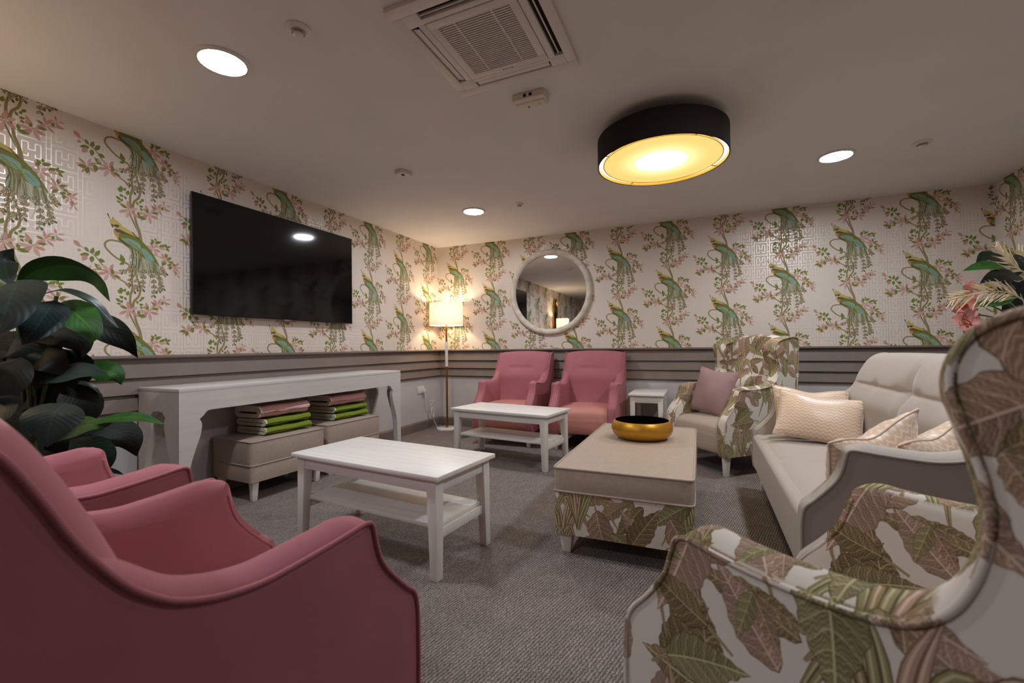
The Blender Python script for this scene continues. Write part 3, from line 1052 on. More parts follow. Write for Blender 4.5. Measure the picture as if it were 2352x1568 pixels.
def back_rest(prof, hw, arch, mat, parent, tuck=None, seam=False, ztop=.96, nx=36, wide=0):
    """prof: (y,z) loop from the seat front up, over and down the rear"""
    P = catmull(prof, 5)
    n = len(P)
    vs, fs, uv = [], [], []
    for i in range(nx + 1):
        e = -1 + 2 * i / nx
        if wide:
            e = math.sin(e * PI / 2) * .6 + e * .4
        for (y, z) in P:
            hz = hw + (wide - hw) * smoothstep(.63, .75, z) if wide else hw
            x = hz * e
            front = y > (-.36 - .0) and z < ztop + .02
            zz = z + arch * (1 - abs(e) ** 2.4) * smoothstep(ztop - .28, ztop, z)
            yy = y
            if wide and z > .6:
                d_ = max(0, 1 - (hz - abs(x)) / .075)
                yy -= .034 * d_ ** 2.2 * smoothstep(.63, .75, z) * (1 if front else 0)
                zz -= .008 * d_ ** 2 * smoothstep(.9, .96, z)
            if front:
                yy += .012 * (1 - e ** 4) * smoothstep(.35, .6, z)
                if tuck:
                    zc, dep, frac = tuck
                    k = math.exp(-((z - zc) / .014) ** 2) * (1 - smoothstep(frac - .12, frac + .04, abs(e)))
                    k2 = math.exp(-((z - zc) / .06) ** 2) * (1 - smoothstep(frac - .2, frac + .2, abs(e)))
                    yy -= dep * k + dep * .5 * k2
                if seam:
                    for xs in (-.0,):
                        yy -= .022 * math.exp(-((x - xs) / .012) ** 2) * smoothstep(.45, .6, z)
                        yy -= .02 * math.exp(-((x - xs) / .07) ** 2) * math.exp(-((z - .79) / .07) ** 2)
                    for xb in (-.42, -.12, .12, .42):
                        yy -= .012 * math.exp(-((x - xb) / .045) ** 2 - ((z - .79) / .03) ** 2)
            vs.append((x, yy, zz))
    for i in range(nx):
        for k in range(n - 1):
            fs.append((i * n + k, i * n + k + 1, (i + 1) * n + k + 1, (i + 1) * n + k))
    fs.append(tuple(range(n)))
    fs.append(tuple(nx * n + k for k in range(n))[::-1])
    o = mk('backrest', vs, fs, mat, parent)
    bm = bmesh.new()
    bm.from_mesh(o.data)
    bmesh.ops.recalc_face_normals(bm, faces=bm.faces)
    bm.to_mesh(o.data)
    bm.free()
    shade_auto(o, 60)
    return o


def seat_block(hw, y0, y1, z0, z1, mat, parent, seams=()):
    prof = [(y0, z0), (y0, z1 - .01), (y0 + .06, z1), (.0, z1 + .012), (y1 - .12, z1 + .006), (y1 - .05, z1 - .008), (y1 - .012, z1 - .04), (y1, z1 - .1), (y1 + .002, z0 + .12), (y1 - .004, z0 + .02), (y1 - .03, z0)]
    P = catmull(prof, 4)
    n = len(P)
    nx = 40 if seams else 16
    vs, fs = [], []
    for i in range(nx + 1):
        x = -hw + 2 * hw * i / nx
        e = x / hw
        for (y, z) in P:
            puff = .012 * (1 - e ** 4) * smoothstep(z0 + .05, z1, z)
            fr = .008 * (1 - e ** 6) * smoothstep(y1 - .05, y1, y)
            dz = sum(-.012 * math.exp(-((x - s_) / .012) ** 2) for s_ in seams) * smoothstep(z1 - .12, z1 - .02, z)
            vs.append((x, y + fr, z + puff + dz))
    for i in range(nx):
        for k in range(n - 1):
            fs.append((i * n + k, i * n + k + 1, (i + 1) * n + k + 1, (i + 1) * n + k))
    for k in range(nx):
        fs.append((k * n, (k + 1) * n, (k + 1) * n + n - 1, k * n + n - 1))
    fs.append(tuple(range(n)))
    fs.append(tuple(nx * n + k for k in range(n))[::-1])
    o = mk('seat', vs, fs, mat, parent)
    bm = bmesh.new()
    bm.from_mesh(o.data)
    bmesh.ops.recalc_face_normals(bm, faces=bm.faces)
    bm.to_mesh(o.data)
    bm.free()
    shade_auto(o, 50)
    return o


def armchair(root, outline, hw, t, C, fabric, seatmat, backprof, arch, tuck, ztop, seam=False, seams=(), pip=.0055, lumbar=False, pipmat=None, legz=.165, wing_pad=0):
    nb = 0
    for sgn in (-1, 1):
        sp, ol, o, inn = side_slab(sgn, outline, hw, t, C, fabric, root, 'side_panel', wing_pad)
        tube('piping', ol, pip, pipmat or fabric, sp, 6)
        # inner piping along the arm front
        kk = [i for i, p in enumerate(o) if i < 9 * 4]
        tube('piping', [(sgn * (hw - .93 * t), o[i][0] + .004 - inn[i][0] * -.012, o[i][1] + inn[i][1] * .016) for i in kk[:29]], pip * .8, pipmat or fabric, sp, 6)
    back_rest(backprof, hw - t * .55, arch, fabric, root, tuck, seam, ztop, 72 if seam else 40, 0 if wing_pad else hw - .003)
    seat_block(hw - t * .93, -.24, .352, .165, .415, seatmat, root, seams)
    for sx_ in (-1, 1):
        tapered('leg', sx_ * (hw - .06), .30, 0, legz, .034, .05, 'white_z', root, sx_ * .006, .012)
        tapered('leg', sx_ * (hw - .06), -.31, 0, legz, .034, .05, 'white_z', root, sx_ * .006, -.03)


PINK_BACK = [(-.15, .38), (-.18, .5), (-.188, .6), (-.190, .70), (-.214, .77), (-.250, .846), (-.288, .914), (-.318, .949), (-.358, .968), (-.41, .966), (-.43, .93), (-.425, .8), (-.40, .5), (-.375, .18), (-.30, .17)]
WING_BACK = [(-.14, .38), (-.17, .48), (-.19, .6), (-.21, .7), (-.245, .765), (-.262, .78), (-.272, .82), (-.295, .9), (-.32, 1.0), (-.345, 1.06), (-.375, 1.088), (-.415, 1.08), (-.43, 1.04), (-.43, .85), (-.405, .5), (-.375, .18), (-.30, .17)]
CH = 'dusty pink velvet armchairs'


def pink(name_first, label, mid, fwd, src=None):
    """mid = point between the two arm tips, fwd = facing direction"""
    f = Vector((fwd[0], fwd[1], 0)).normalized()
    loc = Vector((mid[0], mid[1], 0)) - f * .222
    rz = math.atan2(f.y, f.x) - PI / 2
    if src:
        return dup(src, loc, rz, label, CH)
    rt = thing('pink_armchair', label, 'armchair', loc, rz, CH)
    armchair(rt, PINK_OUT, .332, .085, (-.17, .33), 'pink', 'seatpink', PINK_BACK, .022, (.79, .012, .5), .955)
    return rt


pk = pink(1, 'dusty pink velvet armchair nearest the viewer, back half out of frame', (-1.006, .812), (.122, .9925))
pink(1, 'dusty pink armchair behind the nearest one, beside the tall leafy plant', (-1.884, .928), (.0656, .998), pk)
pink(1, 'dusty pink armchair against the far wall beside the floor lamp', (-1.945, 4.355), (.02, -1), pk)
pink(1, 'dusty pink armchair under the round mirror next to the small side table', (-1.10, 4.385), (.03, -1), pk)

WG = 'leaf print wing armchairs'


def wing(label, mid, fwd, src=None):
    f = Vector((fwd[0], fwd[1], 0)).normalized()
    loc = Vector((mid[0], mid[1], 0)) - f * .222
    rz = math.atan2(f.y, f.x) - PI / 2
    if src:
        return dup(src, loc, rz, label, WG)
    rt = thing('wing_armchair', label, 'armchair', loc, rz, WG)
    armchair(rt, WING_OUT, .331, .09, (-.30, .32), 'floral', 'taupefab', WING_BACK, .04, None, 1.085, wing_pad=1)
    return rt


wg = wing('leaf print wing armchair close to the viewer, cropped by the frame edge', (.1655, 1.158), (-.7503, .6611))
wing('leaf print wing armchair by the far wall holding a mauve cushion', (.035, 4.128), (-.724, -.69), wg)

# sofa: faces -X
SOFA_BACK = [(-.15, .38), (-.18, .5), (-.188, .6), (-.192, .70), (-.218, .765), (-.228, .79), (-.232, .805), (-.250, .85), (-.286, .914), (-.318, .951), (-.358, .972), (-.41, .970), (-.43, .93), (-.425, .8), (-.40, .5), (-.375, .18), (-.30, .17)]
sf = thing('sofa', 'light grey linen two seat sofa with buttoned back along the right side', 'sofa', (.475 + .222, 2.77, 0), PI / 2)
armchair(sf, PINK_OUT, .855, .095, (-.17, .33), 'grey', 'grey', SOFA_BACK, .012, (.787, .006, .9), .955, True, (-.0,), .006)


bm = bmesh.new()
box_bm(bm, -.848, .28, .165, .848, .372, .408, .03, 4)
shade_auto(from_bm('front_rail', bm, 'grey', sf), 60)


# ------------------------------------------------------------------ TABLES
def coffee_table(label, loc, rz, L=1.02, Dp=.49, z=.475, group='white coffee tables', src=None):
    if src:
        return dup(src, loc, rz, label, group)
    t = thing('coffee_table', label, 'table', loc, rz, group)
    box('tabletop', -L / 2, -Dp / 2, z - .023, L / 2, Dp / 2, z, 'white', t, .004)
    lx, ly = L / 2 - .055, Dp / 2 - .05
    for a in (-1, 1):
        for b in (-1, 1):
            tapered('leg', a * lx, b * ly, 0, z - .023, .042, .058, 'white_z', t, a * .012, b * .008)
    for b in (-1, 1):
        box('apron', -lx + .02, b * ly - .009 + b * .012, z - .085, lx - .02, b * ly + .009 + b * .012, z - .023, 'white', t, .002)
    for a in (-1, 1):
        box('apron', a * lx - .009 + a * .012, -ly + .02, z - .085, a * lx + .009 + a * .012, ly - .02, z - .023, 'white', t, .002)
    box('shelf', -lx + .0, -ly + .012, .215, lx - .0, ly - .012, .235, 'white', t, .003)
    for a in (-1, 1):
        box('rail', a * lx - .012, -ly + .02, .17, a * lx + .012, ly - .02, .214, 'white', t, .002)
    return t


def rect_from(c):
    c = np.array(c)
    m = c.mean(0)
    d = (c[1] - c[0]) + (c[2] - c[3])
    return (m[0], m[1], 0), math.atan2(d[1], d[0])


l1, a1 = rect_from([(-2.044, 1.735), (-1.043, 1.647), (-1.052, 2.13), (-2.08, 2.248)])
l2, a2 = rect_from([(-2.161, 3.604), (-1.124, 3.415), (-1.15, 3.945), (-2.153, 4.054)])
ct = coffee_table('white washed wooden coffee table with lower shelf, nearest the viewer', l1, a1)
coffee_table('white coffee table with lower shelf in front of two pink armchairs', l2, a2, src=ct)

st = thing('side_table', 'small square white side table between pink armchair and wing armchair', 'table', (-.51, 4.76, 0), 0)
box('tabletop', -.17, -.28, .543, .17, .28, .565, 'white', st, .004)
for a in (-1, 1):
    for b in (-1, 1):
        tapered('leg', a * .132, b * .235, 0, .543, .036, .05, 'white_z', st, a * .006, b * .006)
for b in (-1, 1):
    box('apron', -.11, b * .245 - .008, .475, .11, b * .245 + .008, .543, 'white', st, .002)
    box('apron', b * .142 - .008, -.215, .475, b * .142 + .008, .215, .543, 'white', st, .002)

# console table with cut-out panels
cs = thing('console_table', 'long pale wooden console table with ogee cut legs under the television', 'table', (-3.05, 2.657, 0), 0)
CX0, CX1, CY = -.205, .205, 1.043
half = [(0, 0), (.05, 0), (.056, .18), (.062, .325), (.087, .42), (.118, .51), (.131, .573), (.128, .602), (.118, .62), (.136, .636), (.152, .654), (.165, .667), (.185, .671)]
cl = catmull(half[1:], 3)
ptsA = [(-CY, 0)] + [(-CY + y, z) for y, z in cl] + [(CY - y, z) for y, z in cl[::-1]] + [(CY, 0), (CY, .79), (-CY, .79)]
prism('front_panel', ptsA, 0, CX1 - .035, CX1, 'console', cs)
prism('back_panel', ptsA, 0, CX0, CX0 + .035, 'console', cs)
sd = catmull([(.155, 0), (.146, .15), (.132, .325), (.1, .45), (.07, .56), (.067, .61), (.078, .636), (.06, .655), (.045, .67), (0, .674)], 3)
ptsB = [(CX0 + .036, 0)] + [(-.008 - x, z) for x, z in sd] + [(-.008 + x, z) for x, z in sd[::-1]] + [(CX1 - .036, 0), (CX1 - .036, .79), (CX0 + .036, .79)]
prism('side_panel', ptsB, 1, -CY, -CY + .035, 'console', cs)
prism('side_panel', ptsB, 1, CY - .035, CY, 'console', cs)
box('tabletop', CX0, -CY, .79, CX1, CY, .815, 'console', cs, .002)


# ------------------------------------------------------------------ OTTOMAN, STOOLS
def cushion_block(name, hx, hy, z0, z1, mat, parent, puff=.012, rad=.02, bulge=.006):
    """upholstered block with crowned top and slightly swollen sides"""
    nx, ny, nz = 14, 14, 6
    vs, fs = [], []
    prof = [(1, 0), (1, .12), (1, .5), (1, .88), (1, 1)]
    idx = {}

    def add(p):
        k = tuple(round(q, 5) for q in p)
        if k not in idx:
            idx[k] = len(vs)
            vs.append(p)
        return idx[k]

    def edge(u, v):
        c = .985
        return u, v
    N_ = 16
    lin_ = [math.sin((i / N_ * 2 - 1) * PI / 2) for i in range(N_ + 1)]

    def pt(u, v, z, side):
        b = bulge * (1 - (2 * (z - z0) / (z1 - z0) - 1) ** 2) if side else 0
        x, y = u * hx, v * hy
        if abs(u) == 1:
            x += math.copysign(b * (1 - v ** 6), u)
        if abs(v) == 1:
            y += math.copysign(b * (1 - u ** 6), v)
        # round the vertical corners a little
        ax, ay = abs(x) - (hx - rad), abs(y) - (hy - rad)
        if ax > 0 and ay > 0:
            l_ = math.hypot(ax, ay)
            m_ = max(ax, ay)
            x = math.copysign(hx - rad + ax / l_ * m_, x)
            y = math.copysign(hy - rad + ay / l_ * m_, y)
        return x, y
    for i in range(N_):
        for j in range(N_):
            q = []
            for a, b in ((i, j), (i + 1, j), (i + 1, j + 1), (i, j + 1)):
                u, v = lin_[a], lin_[b]
                x, y = pt(u, v, z1, False)
                q.append(add((x, y, z1 + puff * (1 - abs(u) ** 3.0) * (1 - abs(v) ** 3.0))))
            fs.append(tuple(q))
            fs.append(tuple(add((*pt(lin_[a], lin_[b], z0, False), z0)) for a, b in ((i, j), (i, j + 1), (i + 1, j + 1), (i + 1, j))))
    ring = [(lin_[i], -1) for i in range(N_)] + [(1, lin_[i]) for i in range(N_)] + [(lin_[N_ - i], 1) for i in range(N_)] + [(-1, lin_[N_ - i]) for i in range(N_)]
    zs = [z0 + (z1 - z0) * k / nz for k in range(nz + 1)]
    for k in range(nz):
        for i in range(len(ring)):
            a, b = ring[i], ring[(i + 1) % len(ring)]
            fs.append(tuple(add((*pt(u, v, z, 0 < kk < nz), z)) for (u, v), z, kk in ((a, zs[k], k), (b, zs[k], k), (b, zs[k + 1], k + 1), (a, zs[k + 1], k + 1))))
    o = mk(name, vs, fs, mat, parent)
    bm = bmesh.new()
    bm.from_mesh(o.data)
    bmesh.ops.recalc_face_normals(bm, faces=bm.faces)
    bm.to_mesh(o.data)
    bm.free()
    shade_auto(o, 35)
    path = [(*pt(u, v, z1, False), z1) for u, v in ring]
    low = [(*pt(u, v, z0, False), z0 + .004) for u, v in ring]
    return o, path, low


ot = thing('ottoman', 'large rectangular ottoman with taupe cushion top over leaf print base', 'ottoman', (-.372, 2.79, 0), .005)
b_, pth, lo_ = cushion_block('base', .327, .665, .108, .315, 'floral', ot, 0, .02, .004)
c_, pth, lo_ = cushion_block('cushion', .328, .668, .317, .435, 'taupefab', ot, .014, .025, .006)
tube('piping', pth, .006, 'taupefab', c_, 6, True)
tube('piping', lo_, .006, 'taupefab', c_, 6, True)
for a in (-1, 1):
    for b in (-1, 1):
        tapered('leg', a * .278, b * .60, 0, .11, .045, .066, 'white_z', ot, 0, 0)

SG = 'taupe footstools under the console'


def stool(label, loc, rz, src=None):
    if src:
        return dup(src, loc, rz, label, SG)
    s_ = thing('footstool', label, 'footstool', loc, rz, SG)
    cushion_block('base', .225, .298, .135, .245, 'taupefab', s_, 0, .015, .004)
    c, p1, p2 = cushion_block('cushion', .226, .30, .247, .412, 'taupefab', s_, .012, .02, .006)
    tube('piping', p1, .005, 'taupefab', c, 6, True)
    tube('piping', p2, .005, 'taupefab', c, 6, True)
    for a in (-1, 1):
        for b in (-1, 1):
            tapered('leg', a * .185, b * .255, 0, .137, .032, .048, 'white_z', s_, 0, 0)
    return s_


st1 = stool('taupe footstool under the console, nearer the viewer, carrying folded blankets', (-3.02, 2.355, 0), -.06)
stool('taupe footstool under the console, nearer the lamp corner, carrying folded blankets', (-3.04, 3.035, 0), -.05, st1)


# blankets: flattened spiral ribbons
def blanket(name, label, loc, rz, wd, ht, L, turns, mat, group, thick=.012, stripe=False, seed=1):
    rnd = random.Random(seed)
    n = int(turns * 48)
    out, inn = [], []
    ctr = []
    for i in range(n + 1):
        f = i / n
        q = (turns * f) % 1.0
        r_ = max(thick * .5, ht / 2 - thick * 1.12 * turns * f - thick / 2)
        half = (wd - ht) / 2 * (1 - .06 * f)
        # stadium: quarter of each turn per round end, quarter per flat side
        if q < .125 or q >= .875:
            a = (q if q < .5 else q - 1) / .125 * PI / 2
            ctr.append((half + r_ * math.cos(a), r_ * math.sin(a)))
        elif q < .375:
            ctr.append((half * (1 - (q - .125) / .125), r_))
        elif q < .625:
            a = PI / 2 + (q - .375) / .25 * PI
            ctr.append((-half + r_ * math.cos(a), r_ * math.sin(a)))
        else:
            ctr.append((half * (-1 + (q - .625) / .125), -r_))
    c = np.array(ctr)
    t = np.gradient(c, axis=0)
    t /= np.linalg.norm(t, axis=1)[:, None] + 1e-9
    nn = np.stack([-t[:, 1], t[:, 0]], 1)
    A, B = c + nn * thick * .46, c - nn * thick * .46
    loop = np.concatenate([A, B[::-1]])
    m = len(loop)
    th = tag(mk(name, [], [], mat), label, 'blanket', group)
    vs, fs = [], []
    ny = 8
    for j in range(ny + 1):
        y = -L / 2 + L * j / ny
        wob = .004 * math.sin(j * 1.7 + seed)
        for q, (x, z) in enumerate(loop):
            vs.append((x + wob + .003 * math.sin(q * .4 + j), y + (.006 * math.sin(q * .23 + seed) if j in (0, ny) else 0), z + ht / 2 + .002 * math.sin(j * 1.1 + q * .1)))
    for j in range(ny):
        for i in range(m):
            fs.append((j * m + i, j * m + (i + 1) % m, (j + 1) * m + (i + 1) % m, (j + 1) * m + i))
    h_ = len(A)
    for e, fl in ((0, False), (ny * m, True)):
        for i in range(h_ - 1):
            f = (e + i, e + i + 1, e + m - 2 - i, e + m - 1 - i)
            fs.append(f if fl else f[::-1])
    zmin = min(v[2] for v in vs)
    vs = [(v[0], v[1], v[2] - zmin) for v in vs]
    th.data.from_pydata(vs, [], fs)
    th.data.update()
    bm = bmesh.new()
    bm.from_mesh(th.data)
    bmesh.ops.recalc_face_normals(bm, faces=bm.faces)
    bm.to_mesh(th.data)
    bm.free()
    shade_auto(th, 55)
    th.location = loc
    th.rotation_euler = (0, 0, rz)
    # stitched pale edge on the near end
    vv, ff = [], []
    for i in range(0, h_ - 1, 1):
        k = len(vv)
        for p in (A[i], A[i + 1], B[i + 1], B[i]):
            for dy in (-.006, .006):
                q = p + (p - c[i]) * .12
                vv.append((q[0], -L / 2 + dy - .002, q[1] + ht / 2 - zmin + .001))
        ff += [(k, k + 2, k + 4, k + 6), (k, k + 1, k + 3, k + 2), (k + 5, k + 4, k + 2, k + 3), (k + 4, k + 5, k + 7, k + 6)]
    fo = mk('stitched_edge', vv, ff, 'fringe' if 'green' in mat else 'cream', th)
    if stripe:
        # pale woven stripe lying over the outer face
        ts = []
        for j in range(ny + 1):
            y = -L / 2 + L * j / ny
            for dz in (0, .010):
                ts.append((wd / 2 + .0015 - .002, y, ht * .42 + .002 * j + dz))
        mk('stripe', ts, [(2 * j, 2 * j + 2, 2 * j + 3, 2 * j + 1) for j in range(ny)], 'cream', th)
    return th


zs = .424
for bx, by, rz, nm in ((-3.035, 2.41, -.06, 'nearer footstool'), (-3.06, 3.08, -.05, 'farther footstool')):
    blanket('folded_blanket', f'green wool blanket at the bottom of the pile on the {nm}', (bx, by, zs), rz, .35, .062, .38, 1.9, 'blanket_green', 'green wool blankets', .011, False, 2)
    blanket('folded_blanket', f'green wool blanket in the middle of the pile on the {nm}', (bx - .005, by - .004, zs + .060), rz + .02, .345, .062, .375, 1.9, 'blanket_green', 'green wool blankets', .011, False, 5)
    blanket('folded_blanket', f'rolled pink wool blanket on top of the pile on the {nm}', (bx - .01, by - .012, zs + .120), rz - .03, .33, .10, .39, 2.6, 'blanket_pink', 'pink wool blankets', .013, nm.startswith('near'), 9)


# ------------------------------------------------------------------ CUSHIONS
def pillow(name, label, loc, rot, hx, hz, T_, mat, group=None, pipmat=None, crease=0.0, seed=0):
    rnd = random.Random(seed)
    n = 22
    vs, fs, uv = [], [], []
    for side in (1, -1):
        for i in range(n + 1):
            for j in range(n + 1):
                u, v = math.sin((i / n * 2 - 1) * PI / 2), math.sin((j / n * 2 - 1) * PI / 2)
                th = T_ * (max(0, 1 - abs(u) ** 2.2) ** .55) * (max(0, 1 - abs(v) ** 2.2) ** .55)
                th *= 1 + crease * math.sin(5 * u + 2.3 * v + seed) * .12
                x = hx * u * (1 - .07 * (1 - v * v))
                z = hz * v * (1 - .07 * (1 - u * u)) 
                z -= crease * .05 * math.exp(-(u * 2.2) ** 2) * smoothstep(0, 1, v)
                wr = .003 * math.sin(22 * u + 3 * v) * (abs(v) > .75) + .003 * math.sin(20 * v + 2 * u) * (abs(u) > .75)
                vs.append((x, side * th + (wr if th > .004 else 0) * side, z))
                uv.append(((u * hx + .5), (v * hz + .5)))
    m = (n + 1) ** 2
    for s_ in (0, 1):
        for i in range(n):
            for j in range(n):
                f = (s_ * m + i * (n + 1) + j, s_ * m + (i + 1) * (n + 1) + j, s_ * m + (i + 1) * (n + 1) + j + 1, s_ * m + i * (n + 1) + j + 1)
                fs.append(f[::-1] if s_ else f)
    o = mk(name, vs, fs, mat, None, True, uv)
    ring = [(math.sin((i / n * 2 - 1) * PI / 2), -1) for i in range(n)] + [(1, math.sin((i / n * 2 - 1) * PI / 2)) for i in range(n)]
    ring += [(-u, -v) for u, v in ring]
    path = [(hx * u * (1 - .07 * (1 - v * v)), 0, hz * v * (1 - .07 * (1 - u * u)) - crease * .05 * math.exp(-(u * 2.2) ** 2) * smoothstep(0, 1, v)) for u, v in ring]
    tube('piping', path, .0045, pipmat or mat, o, 6, True)
    tag(o, label, 'cushion', group)
    o.rotation_euler = rot
    o.location = loc
    return o


pillow('scatter_cushion', 'square mauve velvet cushion on the wing armchair by the far wall', (.085, 4.225, .635), (math.radians(-17), math.radians(6), math.radians(-46 + 3)), .20, .20, .075, 'mauve', None, None, .25, 1)
CG = 'peach chevron cushions on the sofa'
R_ = math.radians
pillow('scatter_cushion', 'peach chevron cushion at the back of the far pair on the sofa', (.655, 3.42, .60), (R_(-24), R_(5), R_(10)), .225, .16, .065, 'chevron', CG, None, .5, 2)
pillow('scatter_cushion', 'peach chevron cushion at the front of the far pair on the sofa', (.655, 3.235, .585), (R_(-30), R_(7), R_(-12)), .225, .155, .07, 'chevron', CG, None, .3, 3)
pillow('scatter_cushion', 'peach chevron cushion at the front of the near pair, against the sofa arm', (.60, 2.14, .585), (R_(20), R_(-16), R_(32)), .205, .16, .085, 'chevron', CG, None, .9, 4)
pillow('scatter_cushion', 'peach chevron cushion at the back of the near pair on the sofa', (.81, 2.20, .585), (R_(20), R_(-18), R_(34)), .19, .16, .085, 'chevron', CG, None, .8, 6)

# bowl on the ottoman
bw = thing('decorative_bowl', 'low gold bowl with glossy black inside on the ottoman', 'bowl', (-.363, 2.94, .449))
lathe('outer_shell', [(0, 0), (.12, 0), (.15, .008), (.178, .03), (.19, .058), (.19, .075), (.182, .1), (.172, .114), (.166, .116)], 'gold', bw, 64)
lathe('inner_lining', [(.166, .1155), (.172, .09), (.176, .07), (.17, .04), (.14, .016), (0, .012)], 'blackgloss', bw, 64)


# ------------------------------------------------------------------ LAMPS
def floor_lamp(label, loc, rs, zb, zt, base_r=.134):
    fl = thing('floor_lamp', label, 'lamp', loc)
    lathe('base', [(0, 0), (base_r, 0), (base_r + .002, .006), (base_r, .02), (base_r - .008, .025), (0, .025)], 'marble', fl, 40)
    lathe('pole', [(.022, .025), (.022, .03), (.014, .032), (.0135, .80)], 'brass', fl, 20)
    lathe('grip', [(0, .80), (.019, .80), (.019, 1.12), (0, 1.12)], 'vase', fl, 20)
    lathe('pole', [(.013, 1.12), (.013, zb + .02), (.02, zb + .02), (.02, zb + .06), (0, zb + .06)], 'brass', fl, 20)
    lathe('lamp_shade', [(rs, zb), (rs * .985, zt), (rs * .985 - .003, zt), (rs - .003, zb)], 'shade', fl, 48, (0, 0, 0), True)
    # spider fitting
    for k in range(3):
        a = k * 2 * PI / 3 + .4
        tube('spoke', [(0.018 * math.cos(a), 0.018 * math.sin(a), zt - .05), (rs * .983 * math.cos(a), rs * .983 * math.sin(a), zt - .02)], .002, 'brass', fl, 6)
    lathe('bulb', [(0, zb + .05), (.012, zb + .06), (.03, zb + .10), (.026, zb + .125), (0, zb + .135)], 'bulb', fl, 16)
    ld = bpy.data.lights.new('bulb_light', 'POINT')
    ld.energy = BULB_W
    ld.color = BULB_COL
    ld.shadow_soft_size = .03
    lo = bpy.data.objects.new('bulb_light', ld)
    COL.objects.link(lo)
    lo.parent = fl
    lo.location = (0, 0, zb + .18)
    return fl


floor_lamp('brass and white floor lamp with white drum shade in the room corner', (-3.005, 4.85, 0), .215, 1.325, 1.612)
floor_lamp('brass floor lamp out of frame behind the plant, seen in the mirror', (-3.02, .12, 0), .15, 1.45, 1.70)

pd = thing('pendant_light', 'large black drum ceiling light with glowing gold underside', 'lamp', (-.215, 2.885, 0))
PR, PZ0, PZ1 = .388, 2.178, 2.338
lathe('drum_shade', [(PR, PZ0), (PR, PZ1), (PR - .006, PZ1), (PR - .006, PZ0)], 'drum', pd, 96, (0, 0, 0), True)
lathe('inner_lining', [(PR - .0065, PZ0 + .001), (PR - .0065, PZ1)], 'goldinner', pd, 96)
df = mk('diffuser', [(0, 0, 0)] + [((PR - .036) * math.cos(2 * PI * k / 96), (PR - .036) * math.sin(2 * PI * k / 96), 0) for k in range(96)], [(0, (k + 1) % 96 + 1, k + 1) for k in range(96)], 'diffuser', pd)
df.location = (0, 0, PZ0 + .012)
lathe('glow_ring', [(PR - .034, PZ0 + .02), (PR - .008, PZ0 + .02)], 'ring', pd, 96)
lathe('diffuser_rim', [(PR - .039, PZ0 + .010), (PR - .034, PZ0 + .010), (PR - .034, PZ0 + .016), (PR - .039, PZ0 + .016)], 'goldinner', pd, 96, (0, 0, 0), True)
for k in range(4):
    a = k * PI / 2 + .62
    tube('bracket', [((PR - .036) * math.cos(a), (PR - .036) * math.sin(a), PZ0 + .014), ((PR - .006) * math.cos(a), (PR - .006) * math.sin(a), PZ0 + .014)], .003, 'brass', pd, 6)
lathe('top_plate', [(0, PZ1 - .004), (PR - .008, PZ1 - .004), (PR - .008, PZ1 - .001), (0, PZ1 - .001)], 'drum', pd, 64)
lathe('ceiling_rose', [(0, PZ1), (.07, PZ1), (.07, H), (0, H)], 'plastic', pd, 32)


def downlight(label, x, y):
    dl = thing('downlight', label, 'light', (x, y, H), 0, 'round ceiling downlights')
    lathe('trim_ring', [(.095, -.001), (.116, -.001), (.116, -.006), (.108, -.012), (.098, -.012), (.095, -.008)], 'plastic', dl, 48, (0, 0, 0), True)
    mk('diffuser', [(0, 0, -.007)] + [(.097 * math.cos(2 * PI * k / 40), .097 * math.sin(2 * PI * k / 40), -.007) for k in range(40)], [(0, (k + 1) % 40 + 1, k + 1) for k in range(40)], 'led', dl)
    return dl


downlight('bright round downlight above the television end of the console', -2.045, 1.352)
downlight('bright round downlight in front of the lamp corner', -2.065, 3.865)
downlight('bright round downlight to the right of the black drum light', .912, 3.84)


downlight('round downlight outside the frame, over the front of the sofa', .912, 2.0)
downlight('round downlight outside the frame, over the viewer', -1.5, -.8)

# ------------------------------------------------------------------ TV, MIRROR
tv = thing('television', 'large black flat television hung on the left wall', 'television', (-WL, 2.672, 1.72))
box('back_housing', .012, -.45, -.28, .045, .45, .22, 'bezel', tv, .006)
box('bezel', .04, -.758, -.428, .062, .758, .428, 'bezel', tv, .003)
box('screen', .0615, -.75, -.42, .0635, .75, .42, 'screen', tv)
box('wall_bracket', 0, -.2, -.15, .014, .2, .15, 'dark', tv)
box('logo', .06, -.03, -.436, .065, .03, -.426, 'logo', tv)

mr = thing('round_mirror', 'round mirror with pale limed frame on the far wall', 'mirror', (-1.683, D, 1.705))


def torus_disc():
    prof = [(.45, .006), (.452, .026), (.463, .040), (.485, .050), (.505, .046), (.52, .032), (.525, .012), (.523, 0)]
    vs, fs = [], []
    seg, n = 96, len(prof)
    for i in range(seg):
        a = 2 * PI * i / seg
        for r_, d_ in prof:
            vs.append((r_ * math.cos(a), -d_, r_ * math.sin(a)))
    for i in range(seg):
        j = (i + 1) % seg
        for k in range(n - 1):
            fs.append((i * n + k, i * n + k + 1, j * n + k + 1, j * n + k))
    return vs, fs


v_, f_ = torus_disc()
mk('frame', v_, f_, 'frame', mr, True)
mk('glass', [(0, -.014, 0)] + [(.455 * math.cos(2 * PI * k / 96), -.014, .455 * math.sin(2 * PI * k / 96)) for k in range(96)], [(0, k + 1, (k + 1) % 96 + 1) for k in range(96)], 'mirror', mr)

